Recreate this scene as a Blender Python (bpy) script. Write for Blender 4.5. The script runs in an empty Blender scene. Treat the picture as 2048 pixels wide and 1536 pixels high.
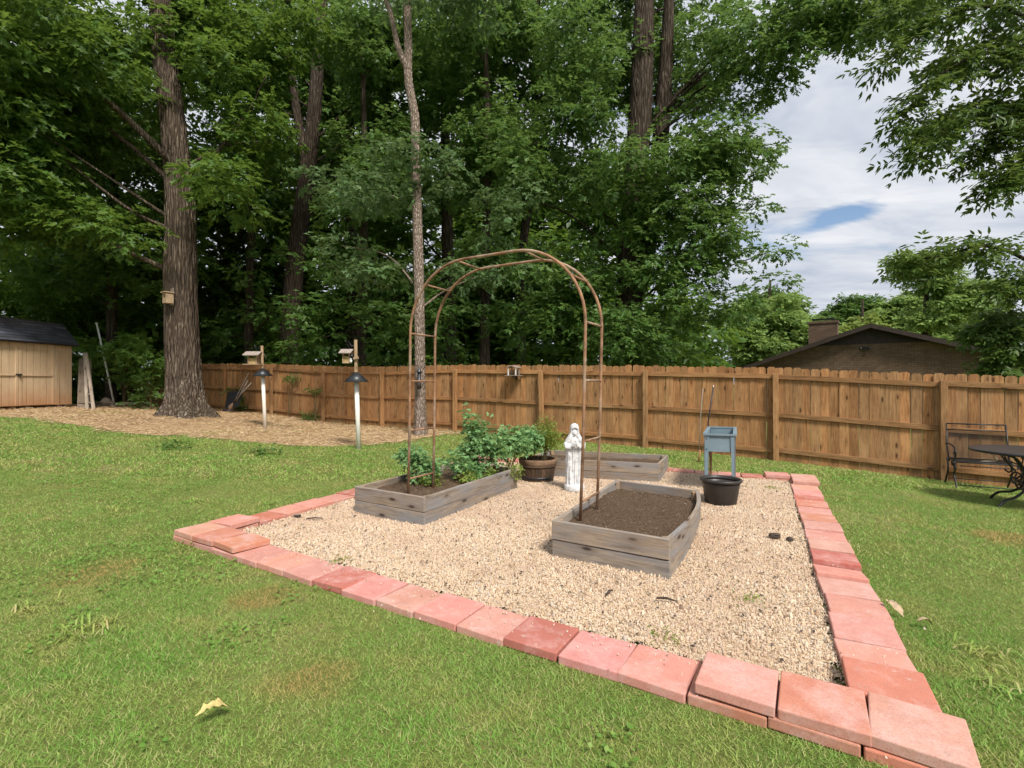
import bpy, bmesh, math, random
import numpy as np
from mathutils import Matrix, Vector
R = math.radians
rng = np.random.default_rng(7)
random.seed(7)
scene = bpy.context.scene
COL = scene.collection

# ------------------------------------------------------------------ camera, sky, sun, exposure
cam_d = bpy.data.cameras.new('camera')
cam = bpy.data.objects.new('camera', cam_d)
COL.objects.link(cam)
cam.location = (0, 0, 1.36)
cam.rotation_euler = (R(90), 0, 0)
cam_d.sensor_width = 36
cam_d.lens = 36 * 992 / 2048
cam_d.clip_start = 0.05
cam_d.clip_end = 2000
scene.camera = cam

SUN_EL, SUN_AZ = R(50), R(154)        # azimuth measured clockwise from +Y: the sun stands behind the camera, to the right
world = bpy.data.worlds.new('World')
scene.world = world
world.use_nodes = True
wt = world.node_tree
wt.nodes.clear()


def wn(t, **k):
    n = wt.nodes.new(t)
    for a, b in k.items():
        setattr(n, a, b)
    return n


sky = wn('ShaderNodeTexSky', sky_type='NISHITA', sun_disc=False)
sky.sun_elevation = SUN_EL
sky.sun_rotation = SUN_AZ
bg = wn('ShaderNodeBackground')
bg.inputs['Strength'].default_value = 0.1
wo = wn('ShaderNodeOutputWorld')
tc = wn('ShaderNodeTexCoord')
sep = wn('ShaderNodeSeparateXYZ')
wt.links.new(tc.outputs['Generated'], sep.inputs[0])


def wm(op, a, b=None, c=None):
    n = wn('ShaderNodeMath', operation=op)
    for i, v in enumerate((a, b, c)):
        if v is None:
            continue
        if hasattr(v, 'links'):
            wt.links.new(v, n.inputs[i])
        else:
            n.inputs[i].default_value = v
    return n.outputs[0]


zz = wm('MAXIMUM', wm('ADD', sep.outputs[2], 0.12), 0.05)
cx = wm('DIVIDE', sep.outputs[0], zz)
cy = wm('DIVIDE', sep.outputs[1], zz)
cmb = wn('ShaderNodeCombineXYZ')
wt.links.new(cx, cmb.inputs[0])
wt.links.new(cy, cmb.inputs[1])
mp = wn('ShaderNodeMapping')
mp.inputs['Rotation'].default_value = (0, 0, R(-38))
mp.inputs['Scale'].default_value = (0.6, 1.15, 1)
mp.inputs['Location'].default_value = (3.1, 1.7, 0.4)
wt.links.new(cmb.outputs[0], mp.inputs[0])


def wnoise(scale, detail, rough=0.55, dist=0.0):
    n = wn('ShaderNodeTexNoise')
    n.inputs['Scale'].default_value = scale
    n.inputs['Detail'].default_value = detail
    n.inputs['Roughness'].default_value = rough
    n.inputs['Distortion'].default_value = dist
    wt.links.new(mp.outputs[0], n.inputs['Vector'])
    return n.outputs[0]


n1 = wnoise(1.0, 5, 0.55, 0.3)
n2 = wnoise(3.1, 4, 0.6, 0.4)
n3 = wnoise(0.45, 2)
# long thin openings in the cloud deck
cov = wn('ShaderNodeMapRange')
cov.inputs['From Min'].default_value = 0.24
cov.inputs['From Max'].default_value = 0.40
wt.links.new(wm('ADD', wm('MULTIPLY', n1, 0.72), wm('MULTIPLY', n2, 0.28)), cov.inputs['Value'])
# one opening seen over the neighbour's roof: an elongated gap in cloud-plane coordinates with a ragged edge
gx = wm('SUBTRACT', cx, 1.34)
gy = wm('SUBTRACT', cy, 2.09)
ca, sa = math.cos(R(-73)), math.sin(R(-73))
ga = wm('ADD', wm('MULTIPLY', gx, ca), wm('MULTIPLY', gy, sa))
gb = wm('SUBTRACT', wm('MULTIPLY', gy, ca), wm('MULTIPLY', gx, sa))
gd = wm('SQRT', wm('ADD', wm('POWER', wm('DIVIDE', ga, 0.21), 2.0), wm('POWER', wm('DIVIDE', gb, 0.085), 2.0)))
gap = wn('ShaderNodeMapRange')
gap.inputs['From Min'].default_value = 0.55
gap.inputs['From Max'].default_value = 1.35
wt.links.new(wm('ADD', gd, wm('MULTIPLY', wm('SUBTRACT', n2, 0.5), 3.2)), gap.inputs['Value'])
cover = wm('MULTIPLY', cov.outputs[0], gap.outputs[0])
ramp = wn('ShaderNodeValToRGB')
ramp.color_ramp.elements[0].position = 0.30
ramp.color_ramp.elements[0].color = (2.9, 3.35, 4.2, 1)
ramp.color_ramp.elements[1].position = 0.68
ramp.color_ramp.elements[1].color = (6.3, 6.35, 6.5, 1)
wt.links.new(wm('ADD', wm('MULTIPLY', n2, 0.6), wm('MULTIPLY', n3, 0.4)), ramp.inputs[0])
mx = wn('ShaderNodeMix', data_type='RGBA')
wt.links.new(cover, mx.inputs[0])
wt.links.new(sky.outputs[0], mx.inputs[6])
wt.links.new(ramp.outputs[0], mx.inputs[7])
wt.links.new(mx.outputs[2], bg.inputs['Color'])
wt.links.new(bg.outputs[0], wo.inputs[0])

sun_d = bpy.data.lights.new('sun', 'SUN')
sun = bpy.data.objects.new('sun', sun_d)
COL.objects.link(sun)
sun_d.energy = 3.3
sun_d.angle = R(13)
sun_d.color = (1.0, 0.94, 0.85)
sun.rotation_euler = (R(90) - SUN_EL, 0, -SUN_AZ + math.pi)
sun.location = (6, -14, 20)

vs = scene.view_settings
vs.view_transform = 'Standard'
vs.look = 'None'
vs.exposure = 0.6
vs.gamma = 1
vs.use_curve_mapping = False
cy_ = scene.cycles
cy_.max_bounces = 3
cy_.diffuse_bounces = 2
cy_.glossy_bounces = 2
cy_.transmission_bounces = 2
cy_.transparent_max_bounces = 4
cy_.caustics_reflective = False
cy_.caustics_refractive = False
cy_.use_denoising = True
cy_.use_adaptive_sampling = True
cy_.adaptive_threshold = 0.04

# ------------------------------------------------------------------ terrain height
TC = np.array([(-2.95, 4.31, 0), (1.54, 1.63, 0), (4.2, 6.9, 0), (-.6, 8.94, .02), (.8, 5, 0), (0, 0, 0), (-3, 1, 0), (3, 0, 0),
               (-5, 5, .05), (5, 3, -.07), (-10.36, 18.07, .376), (-5.78, 15.4, .19), (-1.42, 12.88, .14), (2.83, 10.42, .026),
               (6.96, 8.02, -.2), (-13.9, 14.5, .7), (-9.04, 13.76, .5), (-6.19, 12.5, .22), (-2.96, 9.6, .09), (-2.23, 12, .11),
               (-12, 9, .5), (9, 5, -.28), (-16, 20, .55), (-20, 14, .8)], float)


def _U(r2):
    return .5 * r2 * np.log(r2 + 1e-9)


def _fit():
    P = TC[:, :2]
    n = len(TC)
    K = _U(((P[:, None] - P[None]) ** 2).sum(-1)) + .3 * np.eye(n)
    A = np.zeros((n + 3, n + 3))
    A[:n, :n] = K
    A[:n, n] = 1
    A[:n, n + 1:] = P
    A[n, :n] = 1
    A[n + 1:, :n] = P.T
    return np.linalg.solve(A, np.r_[TC[:, 2], 0, 0, 0])


TW = _fit()


def gz(x, y):
    x = np.asarray(x, float)
    y = np.asarray(y, float)
    r2 = (x[..., None] - TC[:, 0]) ** 2 + (y[..., None] - TC[:, 1]) ** 2
    z = (_U(r2) * TW[:-3]).sum(-1) + TW[-3] + TW[-2] * x + TW[-1] * y
    r = np.hypot(x + 2, y - 9)
    t = np.clip((r - 17) / 18, 0, 1)
    t = t * t * (3 - 2 * t)
    return z * (1 - t) + .1 * t


def G(x, y):
    return float(gz(x, y))


# ------------------------------------------------------------------ material helper
class NT:
    def __init__(s, name):
        s.m = bpy.data.materials.new(name)
        s.m.use_nodes = True
        s.t = s.m.node_tree
        s.t.nodes.clear()
        s.out = s.n('ShaderNodeOutputMaterial')
        s.b = s.n('ShaderNodeBsdfPrincipled')
        s.t.links.new(s.b.outputs[0], s.out.inputs[0])
        s._tc = None

    def n(s, t, **k):
        n = s.t.nodes.new(t)
        for a, b in k.items():
            setattr(n, a, b)
        return n

    def set(s, sock, v):
        if hasattr(v, 'links'):
            s.t.links.new(v, sock)
        elif isinstance(v, (tuple, list)) and len(v) == 3 and sock.type == 'RGBA':
            sock.default_value = (*v, 1)
        else:
            sock.default_value = v

    def obj(s):
        if s._tc is None:
            s._tc = s.n('ShaderNodeTexCoord')
        return s._tc.outputs['Object']

    def pos(s):
        return s.n('ShaderNodeNewGeometry').outputs['Position']

    def island(s):
        return s.n('ShaderNodeNewGeometry').outputs['Random Per Island']

    def oinfo(s, k='Random'):
        return s.n('ShaderNodeObjectInfo').outputs[k]

    def mapv(s, v, scale=(1, 1, 1), loc=None, rot=None):
        n = s.n('ShaderNodeMapping')
        s.set(n.inputs['Vector'], v)
        n.inputs['Scale'].default_value = scale
        if loc is not None:
            s.set(n.inputs['Location'], loc)
        if rot is not None:
            n.inputs['Rotation'].default_value = rot
        return n.outputs[0]

    def noise(s, v, scale, detail=4, rough=.55, dist=0., col=False):
        n = s.n('ShaderNodeTexNoise')
        s.set(n.inputs['Vector'], v)
        n.inputs['Scale'].default_value = scale
        n.inputs['Detail'].default_value = detail
        n.inputs['Roughness'].default_value = rough
        n.inputs['Distortion'].default_value = dist
        return n.outputs[1 if col else 0]

    def vor(s, v, scale, feature='F1', out='Distance', rnd=1.):
        n = s.n('ShaderNodeTexVoronoi', feature=feature)
        s.set(n.inputs['Vector'], v)
        n.inputs['Scale'].default_value = scale
        n.inputs['Randomness'].default_value = rnd
        return n.outputs[out]

    def wave(s, v, scale, dist=3., detail=2., dscale=1., bands='X'):
        n = s.n('ShaderNodeTexWave', bands_direction=bands)
        s.set(n.inputs['Vector'], v)
        n.inputs['Scale'].default_value = scale
        n.inputs['Distortion'].default_value = dist
        n.inputs['Detail'].default_value = detail
        n.inputs['Detail Scale'].default_value = dscale
        return n.outputs[1]

    def ramp(s, v, stops, interp='LINEAR'):
        n = s.n('ShaderNodeValToRGB')
        n.color_ramp.interpolation = interp
        e = n.color_ramp.elements
        while len(e) < len(stops):
            e.new(0.5)
        for i, (p, c) in enumerate(stops):
            e[i].position = p
            e[i].color = (*c, 1) if isinstance(c, tuple) else (c, c, c, 1)
        s.set(n.inputs[0], v)
        return n.outputs[0]

    def mix(s, f, a, b, blend='MIX'):
        n = s.n('ShaderNodeMix', data_type='RGBA', blend_type=blend)
        n.clamp_factor = True
        s.set(n.inputs[0], f)
        s.set(n.inputs[6], a)
        s.set(n.inputs[7], b)
        return n.outputs[2]

    def math(s, op, a, b=None):
        n = s.n('ShaderNodeMath', operation=op)
        s.set(n.inputs[0], a)
        if b is not None:
            s.set(n.inputs[1], b)
        return n.outputs[0]

    def mapr(s, v, a, b, c=0., d=1.):
        n = s.n('ShaderNodeMapRange')
        s.set(n.inputs['Value'], v)
        for i, x in enumerate((a, b, c, d)):
            n.inputs[i + 1].default_value = x
        return n.outputs[0]

    def bump(s, h, strength=.5, dist=.01):
        n = s.n('ShaderNodeBump')
        s.set(n.inputs['Height'], h)
        n.inputs['Strength'].default_value = strength
        n.inputs['Distance'].default_value = dist
        s.t.links.new(n.outputs[0], s.b.inputs['Normal'])
        return n.outputs[0]

    def fin(s, col=None, rough=.8, spec=.3, metal=0.):
        if col is not None:
            s.set(s.b.inputs['Base Color'], col)
        s.set(s.b.inputs['Roughness'], rough)
        s.b.inputs['Specular IOR Level'].default_value = spec
        s.b.inputs['Metallic'].default_value = metal
        return s.m


def rnd_offset(T):
    c = T.n('ShaderNodeCombineXYZ')
    r = T.oinfo('Random')
    T.set(c.inputs[0], T.math('MULTIPLY', r, 37.3))
    T.set(c.inputs[1], T.math('MULTIPLY', r, 91.7))
    T.set(c.inputs[2], T.math('MULTIPLY', r, 53.1))
    return c.outputs[0]


def wood_mat(name, base, dark, pale, knot, grain=1., rough=.85, grey=None):
    """boards: the grain runs along local X"""
    T = NT(name)
    off = rnd_offset(T)
    v = T.mapv(T.obj(), (1.1, 14, 14), off)
    g = T.noise(v, 3.2, 7, .62, .8)
    fine = T.noise(T.mapv(T.obj(), (4, 120, 120), off), 2.2, 3, .6)
    big = T.noise(T.mapv(T.obj(), (1.2, 3, 3), off), 1.4, 4, .6)
    c = T.ramp(g, [(.28, dark), (.5, base), (.75, pale)])
    c = T.mix(T.mapr(fine, .3, .75, 0, .45 * grain), c, dark)
    c = T.mix(T.mapr(big, .5, .72, 0, .55), c, dark)
    c = T.mix(T.mapr(big, .28, .45, .45, 0), c, pale)
    if grey is not None:
        c = T.mix(T.mapr(T.noise(T.mapv(T.obj(), (2, 9, 9), off), 1.1, 5, .6), .42, .66, 0, .85), c, grey)
    kn = T.vor(T.mapv(T.obj(), (2.9, 8.5, 8.5), off), 1.0, rnd=1.)
    c = T.mix(T.mapr(kn, .10, .30, .55, 0), c, dark)
    c = T.mix(T.mapr(kn, .08, .16, .9, 0), c, knot)
    st_ = T.noise(T.mapv(T.obj(), (.8, 22, 22), off), 1.6, 5, .6)
    c = T.mix(T.mapr(st_, .55, .75, 0, .6), c, tuple(x * .55 for x in dark))
    c = T.mix(1., c, T.oinfo('Color'), 'MULTIPLY')
    T.bump(T.math('ADD', g, T.math('MULTIPLY', fine, .6)), .35, .004)
    return T.fin(c, rough, .2)


def plain_mat(name, col, rough=.6, spec=.4, metal=0., var=.25, scale=6., bump=.1, tint=None):
    T = NT(name)
    n = T.noise(T.obj(), scale, 6, .6)
    dk = tuple(x * (1 - var) for x in col)
    lt = tuple(min(1, x * (1 + var)) for x in col)
    c = T.ramp(n, [(.3, dk), (.7, lt)])
    if tint is not None:
        c = T.mix(T.mapr(T.noise(T.obj(), scale * .35, 5, .65), .48, .68, 0, .8), c, tint)
    T.bump(T.noise(T.obj(), scale * 6, 4, .6), bump, .003)
    return T.fin(c, rough, spec, metal)


def leaf_mat(name, a, b, yellow, trans=.3, rough=.5, nscale=.7):
    T = NT(name)
    isl = T.island()
    big = T.noise(T.pos(), nscale, 3, .5)
    c = T.mix(T.mapr(big, .35, .65), a, b)
    c = T.mix(T.mapr(isl, .55, 1, 0, .55), c, yellow)
    c = T.mix(T.mapr(isl, 0, .35, .45, 0), c, tuple(x * .55 for x in a))
    T.fin(c, rough, .35)
    tr = T.n('ShaderNodeBsdfTranslucent')
    T.set(tr.inputs['Color'], T.mix(.6, c, tuple(min(1, x * 1.7) for x in yellow)))
    ms = T.n('ShaderNodeMixShader')
    ms.inputs[0].default_value = trans
    T.t.links.new(T.b.outputs[0], ms.inputs[1])
    T.t.links.new(tr.outputs[0], ms.inputs[2])
    T.t.links.new(ms.outputs[0], T.out.inputs[0])
    return T.m


M = {}
M['fence'] = wood_mat('fence_wood', (.36, .192, .082), (.18, .088, .038), (.51, .295, .138), (.06, .026, .011))
M['grey_wood'] = wood_mat('weathered_wood', (.35, .275, .205), (.17, .13, .10), (.50, .41, .32), (.05, .033, .025), 1.5, .9, grey=(.25, .245, .25))
M['old_wood'] = wood_mat('old_wood', (.30, .25, .20), (.15, .12, .095), (.42, .37, .31), (.06, .04, .03))
M['barrel_wood'] = wood_mat('barrel_wood', (.13, .085, .055), (.05, .033, .023), (.24, .17, .12), (.03, .02, .015))
M['feeder_wood'] = wood_mat('feeder_wood', (.42, .31, .20), (.25, .17, .1), (.58, .45, .3), (.12, .07, .04))
M['rust'] = plain_mat('rusted_steel', (.27, .15, .085), .8, .3, .1, .5, 9, .4, (.44, .36, .28))
M['black_metal'] = plain_mat('black_painted_steel', (.022, .022, .024), .45, .5, .2, .4, 20, .1)
M['dark_metal'] = plain_mat('baffle_metal', (.035, .037, .042), .4, .5, .4, .4, 12, .1)
M['pvc'] = plain_mat('white_plastic_pipe', (.84, .81, .75), .5, .4, 0, .06, 3, .05, (.76, .68, .58))
M['planter'] = plain_mat('blue_grey_paint', (.17, .235, .275), .5, .4, 0, .12, 5, .08, (.22, .29, .33))
M['bolt'] = plain_mat('bolt_steel', (.08, .08, .085), .4, .5, .8, .2, 30, .05)
M['black_plastic'] = plain_mat('black_plastic', (.028, .026, .026), .42, .4, 0, .3, 7, .08, (.05, .04, .033))
M['white_paint'] = plain_mat('white_paint', (.7, .7, .67), .6, .3, 0, .1, 8, .05)
M['trim'] = plain_mat('dark_brown_trim', (.045, .032, .027), .6, .3, 0, .25, 6, .1)
M['feeder_roof'] = plain_mat('grey_feeder_roof', (.33, .27, .24), .8, .2, 0, .25, 22, .3)
M['seed'] = plain_mat('bird_seed', (.42, .3, .14), .9, .1, 0, .5, 90, .5)
M['stone'] = plain_mat('rough_stone', (.30, .24, .18), .9, .2, 0, .35, 12, .6)
M['dry_leaf'] = plain_mat('dry_leaf', (.62, .50, .20), .6, .2, 0, .3, 40, .2, (.45, .33, .14))
M['brown_leaf'] = plain_mat('brown_leaf', (.42, .31, .2), .8, .2, 0, .35, 40, .2)
M['debris'] = plain_mat('dark_debris', (.07, .055, .045), .95, .1, 0, .4, 60, .5)
M['rope'] = plain_mat('pale_cord', (.62, .55, .42), .8, .2, 0, .1, 40, .2)


def m_statue():
    T = NT('painted_concrete')
    n = T.noise(T.obj(), 22, 6, .65)
    fine = T.noise(T.obj(), 90, 4, .6)
    c = T.ramp(n, [(.32, (.40, .40, .41)), (.48, (.60, .60, .60)), (.68, (.74, .74, .73))])
    c = T.mix(T.mapr(T.noise(T.mapv(T.obj(), (30, 30, 9)), 1.3, 5, .7), .56, .70, 0, .5), c, (.28, .28, .285))   # worn grey wash
    T.bump(fine, .25, .003)
    return T.fin(c, .85, .2)


M['statue'] = m_statue()


def m_paver():
    T = NT('concrete_paver')
    off = rnd_offset(T)
    v = T.mapv(T.obj(), (1, 1, 1), off)
    n = T.noise(v, 7, 6, .65)
    fine = T.noise(v, 160, 3, .7)
    c = T.mix(T.mapr(n, .3, .7), T.oinfo('Color'), (.84, .76, .74), 'MULTIPLY')
    c = T.mix(T.mapr(T.noise(v, 4.2, 6, .75), .48, .66, 0, .6), c, (.64, .42, .38))
    c = T.mix(T.mapr(fine, .5, .75, 0, .55), c, (.22, .08, .06))
    c = T.mix(T.mapr(T.noise(v, 18, 5, .75), .56, .72, 0, .5), c, (.33, .20, .16))
    c = T.mix(T.mapr(T.noise(v, 9, 6, .8), .60, .70, 0, .5), c, (.74, .60, .56))
    T.bump(T.math('ADD', T.math('MULTIPLY', fine, .5), T.noise(v, 40, 4)), .3, .003)
    return T.fin(c, .92, .15)


M['paver'] = m_paver()


def m_pebble():
    T = NT('pebbles')
    r = T.island()
    c = T.ramp(r, [(0, (.13, .09, .065)), (.08, (.31, .21, .14)), (.22, (.53, .375, .25)), (.45, (.63, .475, .335)), (.65, (.70, .57, .435)),
                   (.82, (.57, .43, .31)), (.94, (.51, .445, .38)), (1, (.25, .21, .19))])
    big = T.noise(T.pos(), 1.3, 4, .6)
    c = T.mix(T.mapr(big, .46, .68, 0, .6), c, (.42, .28, .20))
    return T.fin(c, .85, .25)


def m_gravel_bed():
    T = NT('gravel_bed')
    v = T.pos()
    c = T.vor(v, 75, out='Color')
    sp = T.n('ShaderNodeSeparateColor')
    T.set(sp.inputs[0], c)
    col = T.ramp(sp.outputs[0], [(0, (.20, .13, .08)), (.3, (.42, .30, .19)), (.7, (.58, .45, .30)), (1, (.64, .54, .42))])
    d = T.vor(v, 75)
    T.bump(T.math('SUBTRACT', 1., d), .8, .008)
    return T.fin(col, .95, .1)


def m_ground():
    T = NT('lawn_soil')
    v = T.pos()
    n = T.noise(v, .9, 6, .65)
    f = T.noise(v, 55, 4, .7)
    c = T.ramp(n, [(.35, (.12, .18, .035)), (.55, (.18, .21, .055)), (.72, (.28, .22, .11))])
    c = T.mix(T.mapr(f, .4, .7, 0, .6), c, (.07, .06, .028))
    T.bump(f, .8, .02)
    return T.fin(c, .95, .1)


def m_grass():
    T = NT('grass_blades')
    v = T.pos()
    isl = T.island()
    n = T.noise(v, .55, 4, .6)
    n2 = T.noise(v, 2.3, 4, .65)
    c = T.mix(T.mapr(n, .38, .62), (.205, .405, .068), (.31, .45, .105))
    c = T.mix(T.mapr(n2, .47, .68, 0, .85), c, (.46, .44, .14))
    c = T.mix(T.mapr(n2, .42, .28, 0, .5), c, (.14, .31, .045))
    c = T.mix(T.mapr(isl, .74, .84, 0, .7), c, (.56, .46, .24))
    c = T.mix(T.mapr(isl, 0, .35, .5, 0), c, (.10, .215, .03))
    # two worn, straw-coloured patches in the lawn
    wn_ = T.math('SUBTRACT', T.noise(v, 6, 2), .5)
    for (px_, py_, rr) in ((-.93, 2.30, .20), (1.6, 8.3, .5), (-1.6, 3.2, .22), (3.35, 6.0, .35), (4.5, 4.5, .3), (-3.0, 3.6, .3)):
        dn = T.n('ShaderNodeVectorMath', operation='DISTANCE')
        T.set(dn.inputs[0], T.mapv(v, (1, 1, 0)))
        dn.inputs[1].default_value = (px_, py_, 0)
        dd = T.math('ADD', dn.outputs['Value'], T.math('MULTIPLY', wn_, rr * 1.6))
        c = T.mix(T.mapr(dd, rr * .4, rr * 1.2, .85, 0), c, (.50, .33, .13))
    T.fin(c, .55, .25)
    tr = T.n('ShaderNodeBsdfTranslucent')
    T.set(tr.inputs['Color'], c)
    ms = T.n('ShaderNodeMixShader')
    ms.inputs[0].default_value = .3
    T.t.links.new(T.b.outputs[0], ms.inputs[1])
    T.t.links.new(tr.outputs[0], ms.inputs[2])
    T.t.links.new(ms.outputs[0], T.out.inputs[0])
    return T.m


def m_straw(base=False):
    T = NT('straw_base' if base else 'straw_strands')
    if base:
        f = T.noise(T.mapv(T.pos(), (60, 25, 60)), 1, 6, .7, 1.5)
        n = T.noise(T.pos(), 1.1, 5, .6)
        c = T.ramp(f, [(.3, (.22, .14, .08)), (.5, (.42, .285, .16)), (.7, (.56, .41, .245))])
        c = T.mix(T.mapr(n, .5, .7, 0, .6), c, (.16, .10, .06))
        T.bump(f, .8, .02)
    else:
        c = T.ramp(T.island(), [(0, (.26, .16, .085)), (.4, (.50, .345, .19)), (.8, (.66, .49, .30)), (1, (.74, .61, .42))])
    return T.fin(c, .9, .15)


def m_soil():
    T = NT('garden_soil')
    v = T.pos()
    f = T.noise(v, 70, 6, .7)
    n = T.noise(v, 6, 5, .6)
    c = T.ramp(f, [(.3, (.06, .04, .026)), (.48, (.15, .10, .066)), (.68, (.29, .20, .135))])
    c = T.mix(T.mapr(n, .5, .7, 0, .6), c, (.15, .10, .065))
    T.bump(T.math('ADD', f, T.math('MULTIPLY', n, .6)), 1., .04)
    return T.fin(c, .95, .1)


def m_bark(name, dark, mid, pale, lichen=None, sx=9., sz=1.6, amt=1.):
    T = NT(name)
    v = T.mapv(T.pos(), (sx, sx, sz))
    w = T.noise(v, 1.5, 7, .62, 1.2)
    ridge = T.vor(T.mapv(T.pos(), (sx * 1.3, sx * 1.3, sz * .9)), 1.2, 'DISTANCE_TO_EDGE', 'Distance')
    c = T.ramp(w, [(.3, dark), (.52, mid), (.72, pale)])
    c = T.mix(T.mapr(ridge, 0, .22, .85, 0), c, dark)
    if lichen is not None:
        l = T.math('MULTIPLY', T.mapr(T.noise(T.mapv(T.pos(), (14, 14, 8)), 1.2, 6, .7), .56, .64), T.mapr(T.noise(T.pos(), 1.5, 3), .42, .58))
        sepz = T.n('ShaderNodeSeparateXYZ')
        T.set(sepz.inputs[0], T.pos())
        l = T.math('MULTIPLY', l, T.mapr(sepz.outputs[2], 2.4, 1.2, 0, .9))
        c = T.mix(l, c, lichen)
    T.bump(T.math('ADD', T.math('MULTIPLY', T.mapr(ridge, 0, .3), .8), w), amt, .05)
    return T.fin(c, .95, .1)


M['pebble'] = m_pebble()
M['gravel_bed'] = m_gravel_bed()
M['ground'] = m_ground()
M['grass'] = m_grass()
M['straw_base'] = m_straw(True)
M['straw'] = m_straw(False)
M['soil'] = m_soil()
_c = NT('wood_chips')
M['chips'] = _c.fin(_c.ramp(_c.island(), [(0, (.04, .025, .016)), (.5, (.14, .092, .06)), (.9, (.24, .165, .11)), (1, (.36, .27, .19))]), .9, .15)
M['bark_oak'] = m_bark('oak_bark', (.05, .036, .027), (.155, .118, .088), (.28, .225, .175), (.62, .58, .47), 9, 1.5)
M['bark_dark'] = m_bark('dark_bark', (.032, .024, .018), (.10, .076, .058), (.18, .145, .115), None, 9, 1.5)
M['bark_pale'] = m_bark('pale_scaly_bark', (.20, .145, .115), (.43, .345, .285), (.60, .51, .44), None, 16, 6, .9)
M['leaf_oak'] = leaf_mat('oak_leaves', (.055, .125, .018), (.078, .155, .024), (.17, .25, .04), .38)
M['leaf_mid'] = leaf_mat('shade_tree_leaves', (.060, .140, .026), (.085, .172, .034), (.17, .255, .06), .36)
M['leaf_blue'] = leaf_mat('cool_green_leaves', (.075, .150, .050), (.10, .180, .062), (.17, .24, .09), .32)
M['leaf_dark'] = leaf_mat('understory_leaves', (.045, .11, .018), (.075, .155, .022), (.19, .29, .04), .36, .45)
M['leaf_far'] = leaf_mat('far_leaves', (.15, .26, .06), (.20, .31, .08), (.31, .40, .11), .35, .6, .25)
M['leaf_lime'] = leaf_mat('lime_leaves', (.17, .26, .05), (.22, .30, .06), (.33, .38, .10), .3, .6, .25)
M['leaf_hick'] = leaf_mat('compound_leaves', (.048, .105, .018), (.072, .135, .022), (.155, .21, .045), .34, .45)
M['leaf_mum'] = leaf_mat('garden_plant_leaves', (.16, .32, .125), (.21, .38, .16), (.32, .45, .16), .3, .6, 4)
M['leaf_yel'] = leaf_mat('yellow_green_leaves', (.15, .24, .04), (.20, .29, .05), (.36, .34, .07), .3, .55, 4)
M['leaf_weed'] = leaf_mat('weed_leaves', (.13, .28, .045), (.17, .32, .06), (.28, .36, .09), .3, .5, 3)
M['stem'] = plain_mat('plant_stem', (.12, .09, .045), .8, .2, 0, .3, 30, .2)


def m_siding():
    T = NT('tan_siding')
    n = T.noise(T.mapv(T.pos(), (6, 6, 1.2)), 1.4, 6, .6)
    c = T.ramp(n, [(.3, (.50, .36, .225)), (.7, (.62, .46, .30))])
    sp = T.n('ShaderNodeSeparateXYZ')
    T.set(sp.inputs[0], T.pos())
    h = T.math('ADD', sp.outputs[2], T.math('MULTIPLY', T.noise(T.pos(), 3, 5), .5))
    c = T.mix(T.mapr(h, 1.05, 1.6, .75, 0), c, (.42, .20, .09))      # red-clay splash near the ground
    T.bump(T.noise(T.mapv(T.pos(), (70, 70, 6)), 1, 4), .3, .004)
    return T.fin(c, .85, .2)


M['siding'] = m_siding()


def m_shingle(name, a, b):
    T = NT(name)
    n = T.noise(T.obj(), 60, 5, .7)
    c = T.ramp(n, [(.3, a), (.7, b)])
    c = T.mix(1., c, T.oinfo('Color'), 'MULTIPLY')
    T.bump(n, .5, .005)
    return T.fin(c, .9, .2)


M['shingle'] = m_shingle('charcoal_shingle', (.045, .049, .062), (.09, .094, .112))
M['shingle_brown'] = m_shingle('brown_shingle', (.028, .022, .02), (.055, .045, .04))


def m_brick():
    T = NT('brown_brick')
    b = T.n('ShaderNodeTexBrick')
    T.set(b.inputs['Vector'], T.mapv(T.obj(), (1, 1, 1), None, (R(90), 0, 0)))
    b.inputs['Scale'].default_value = 1
    b.inputs['Brick Width'].default_value = .215
    b.inputs['Row Height'].default_value = .078
    b.inputs['Mortar Size'].default_value = .006
    b.inputs['Color1'].default_value = (.135, .088, .058, 1)
    b.inputs['Color2'].default_value = (.185, .125, .084, 1)
    b.inputs['Mortar'].default_value = (.06, .046, .035, 1)
    n = T.noise(T.obj(), 2.2, 6, .7)
    c = T.mix(T.mapr(n, .4, .7, 0, .5), b.outputs[0], (.05, .036, .027))
    c = T.mix(T.mapr(T.noise(T.obj(), 14, 4, .8), .66, .74, 0, .5), c, (.22, .18, .13))
    T.bump(b.outputs[1], -.5, .01)
    return T.fin(c, .9, .2)


M['brick'] = m_brick()


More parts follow.
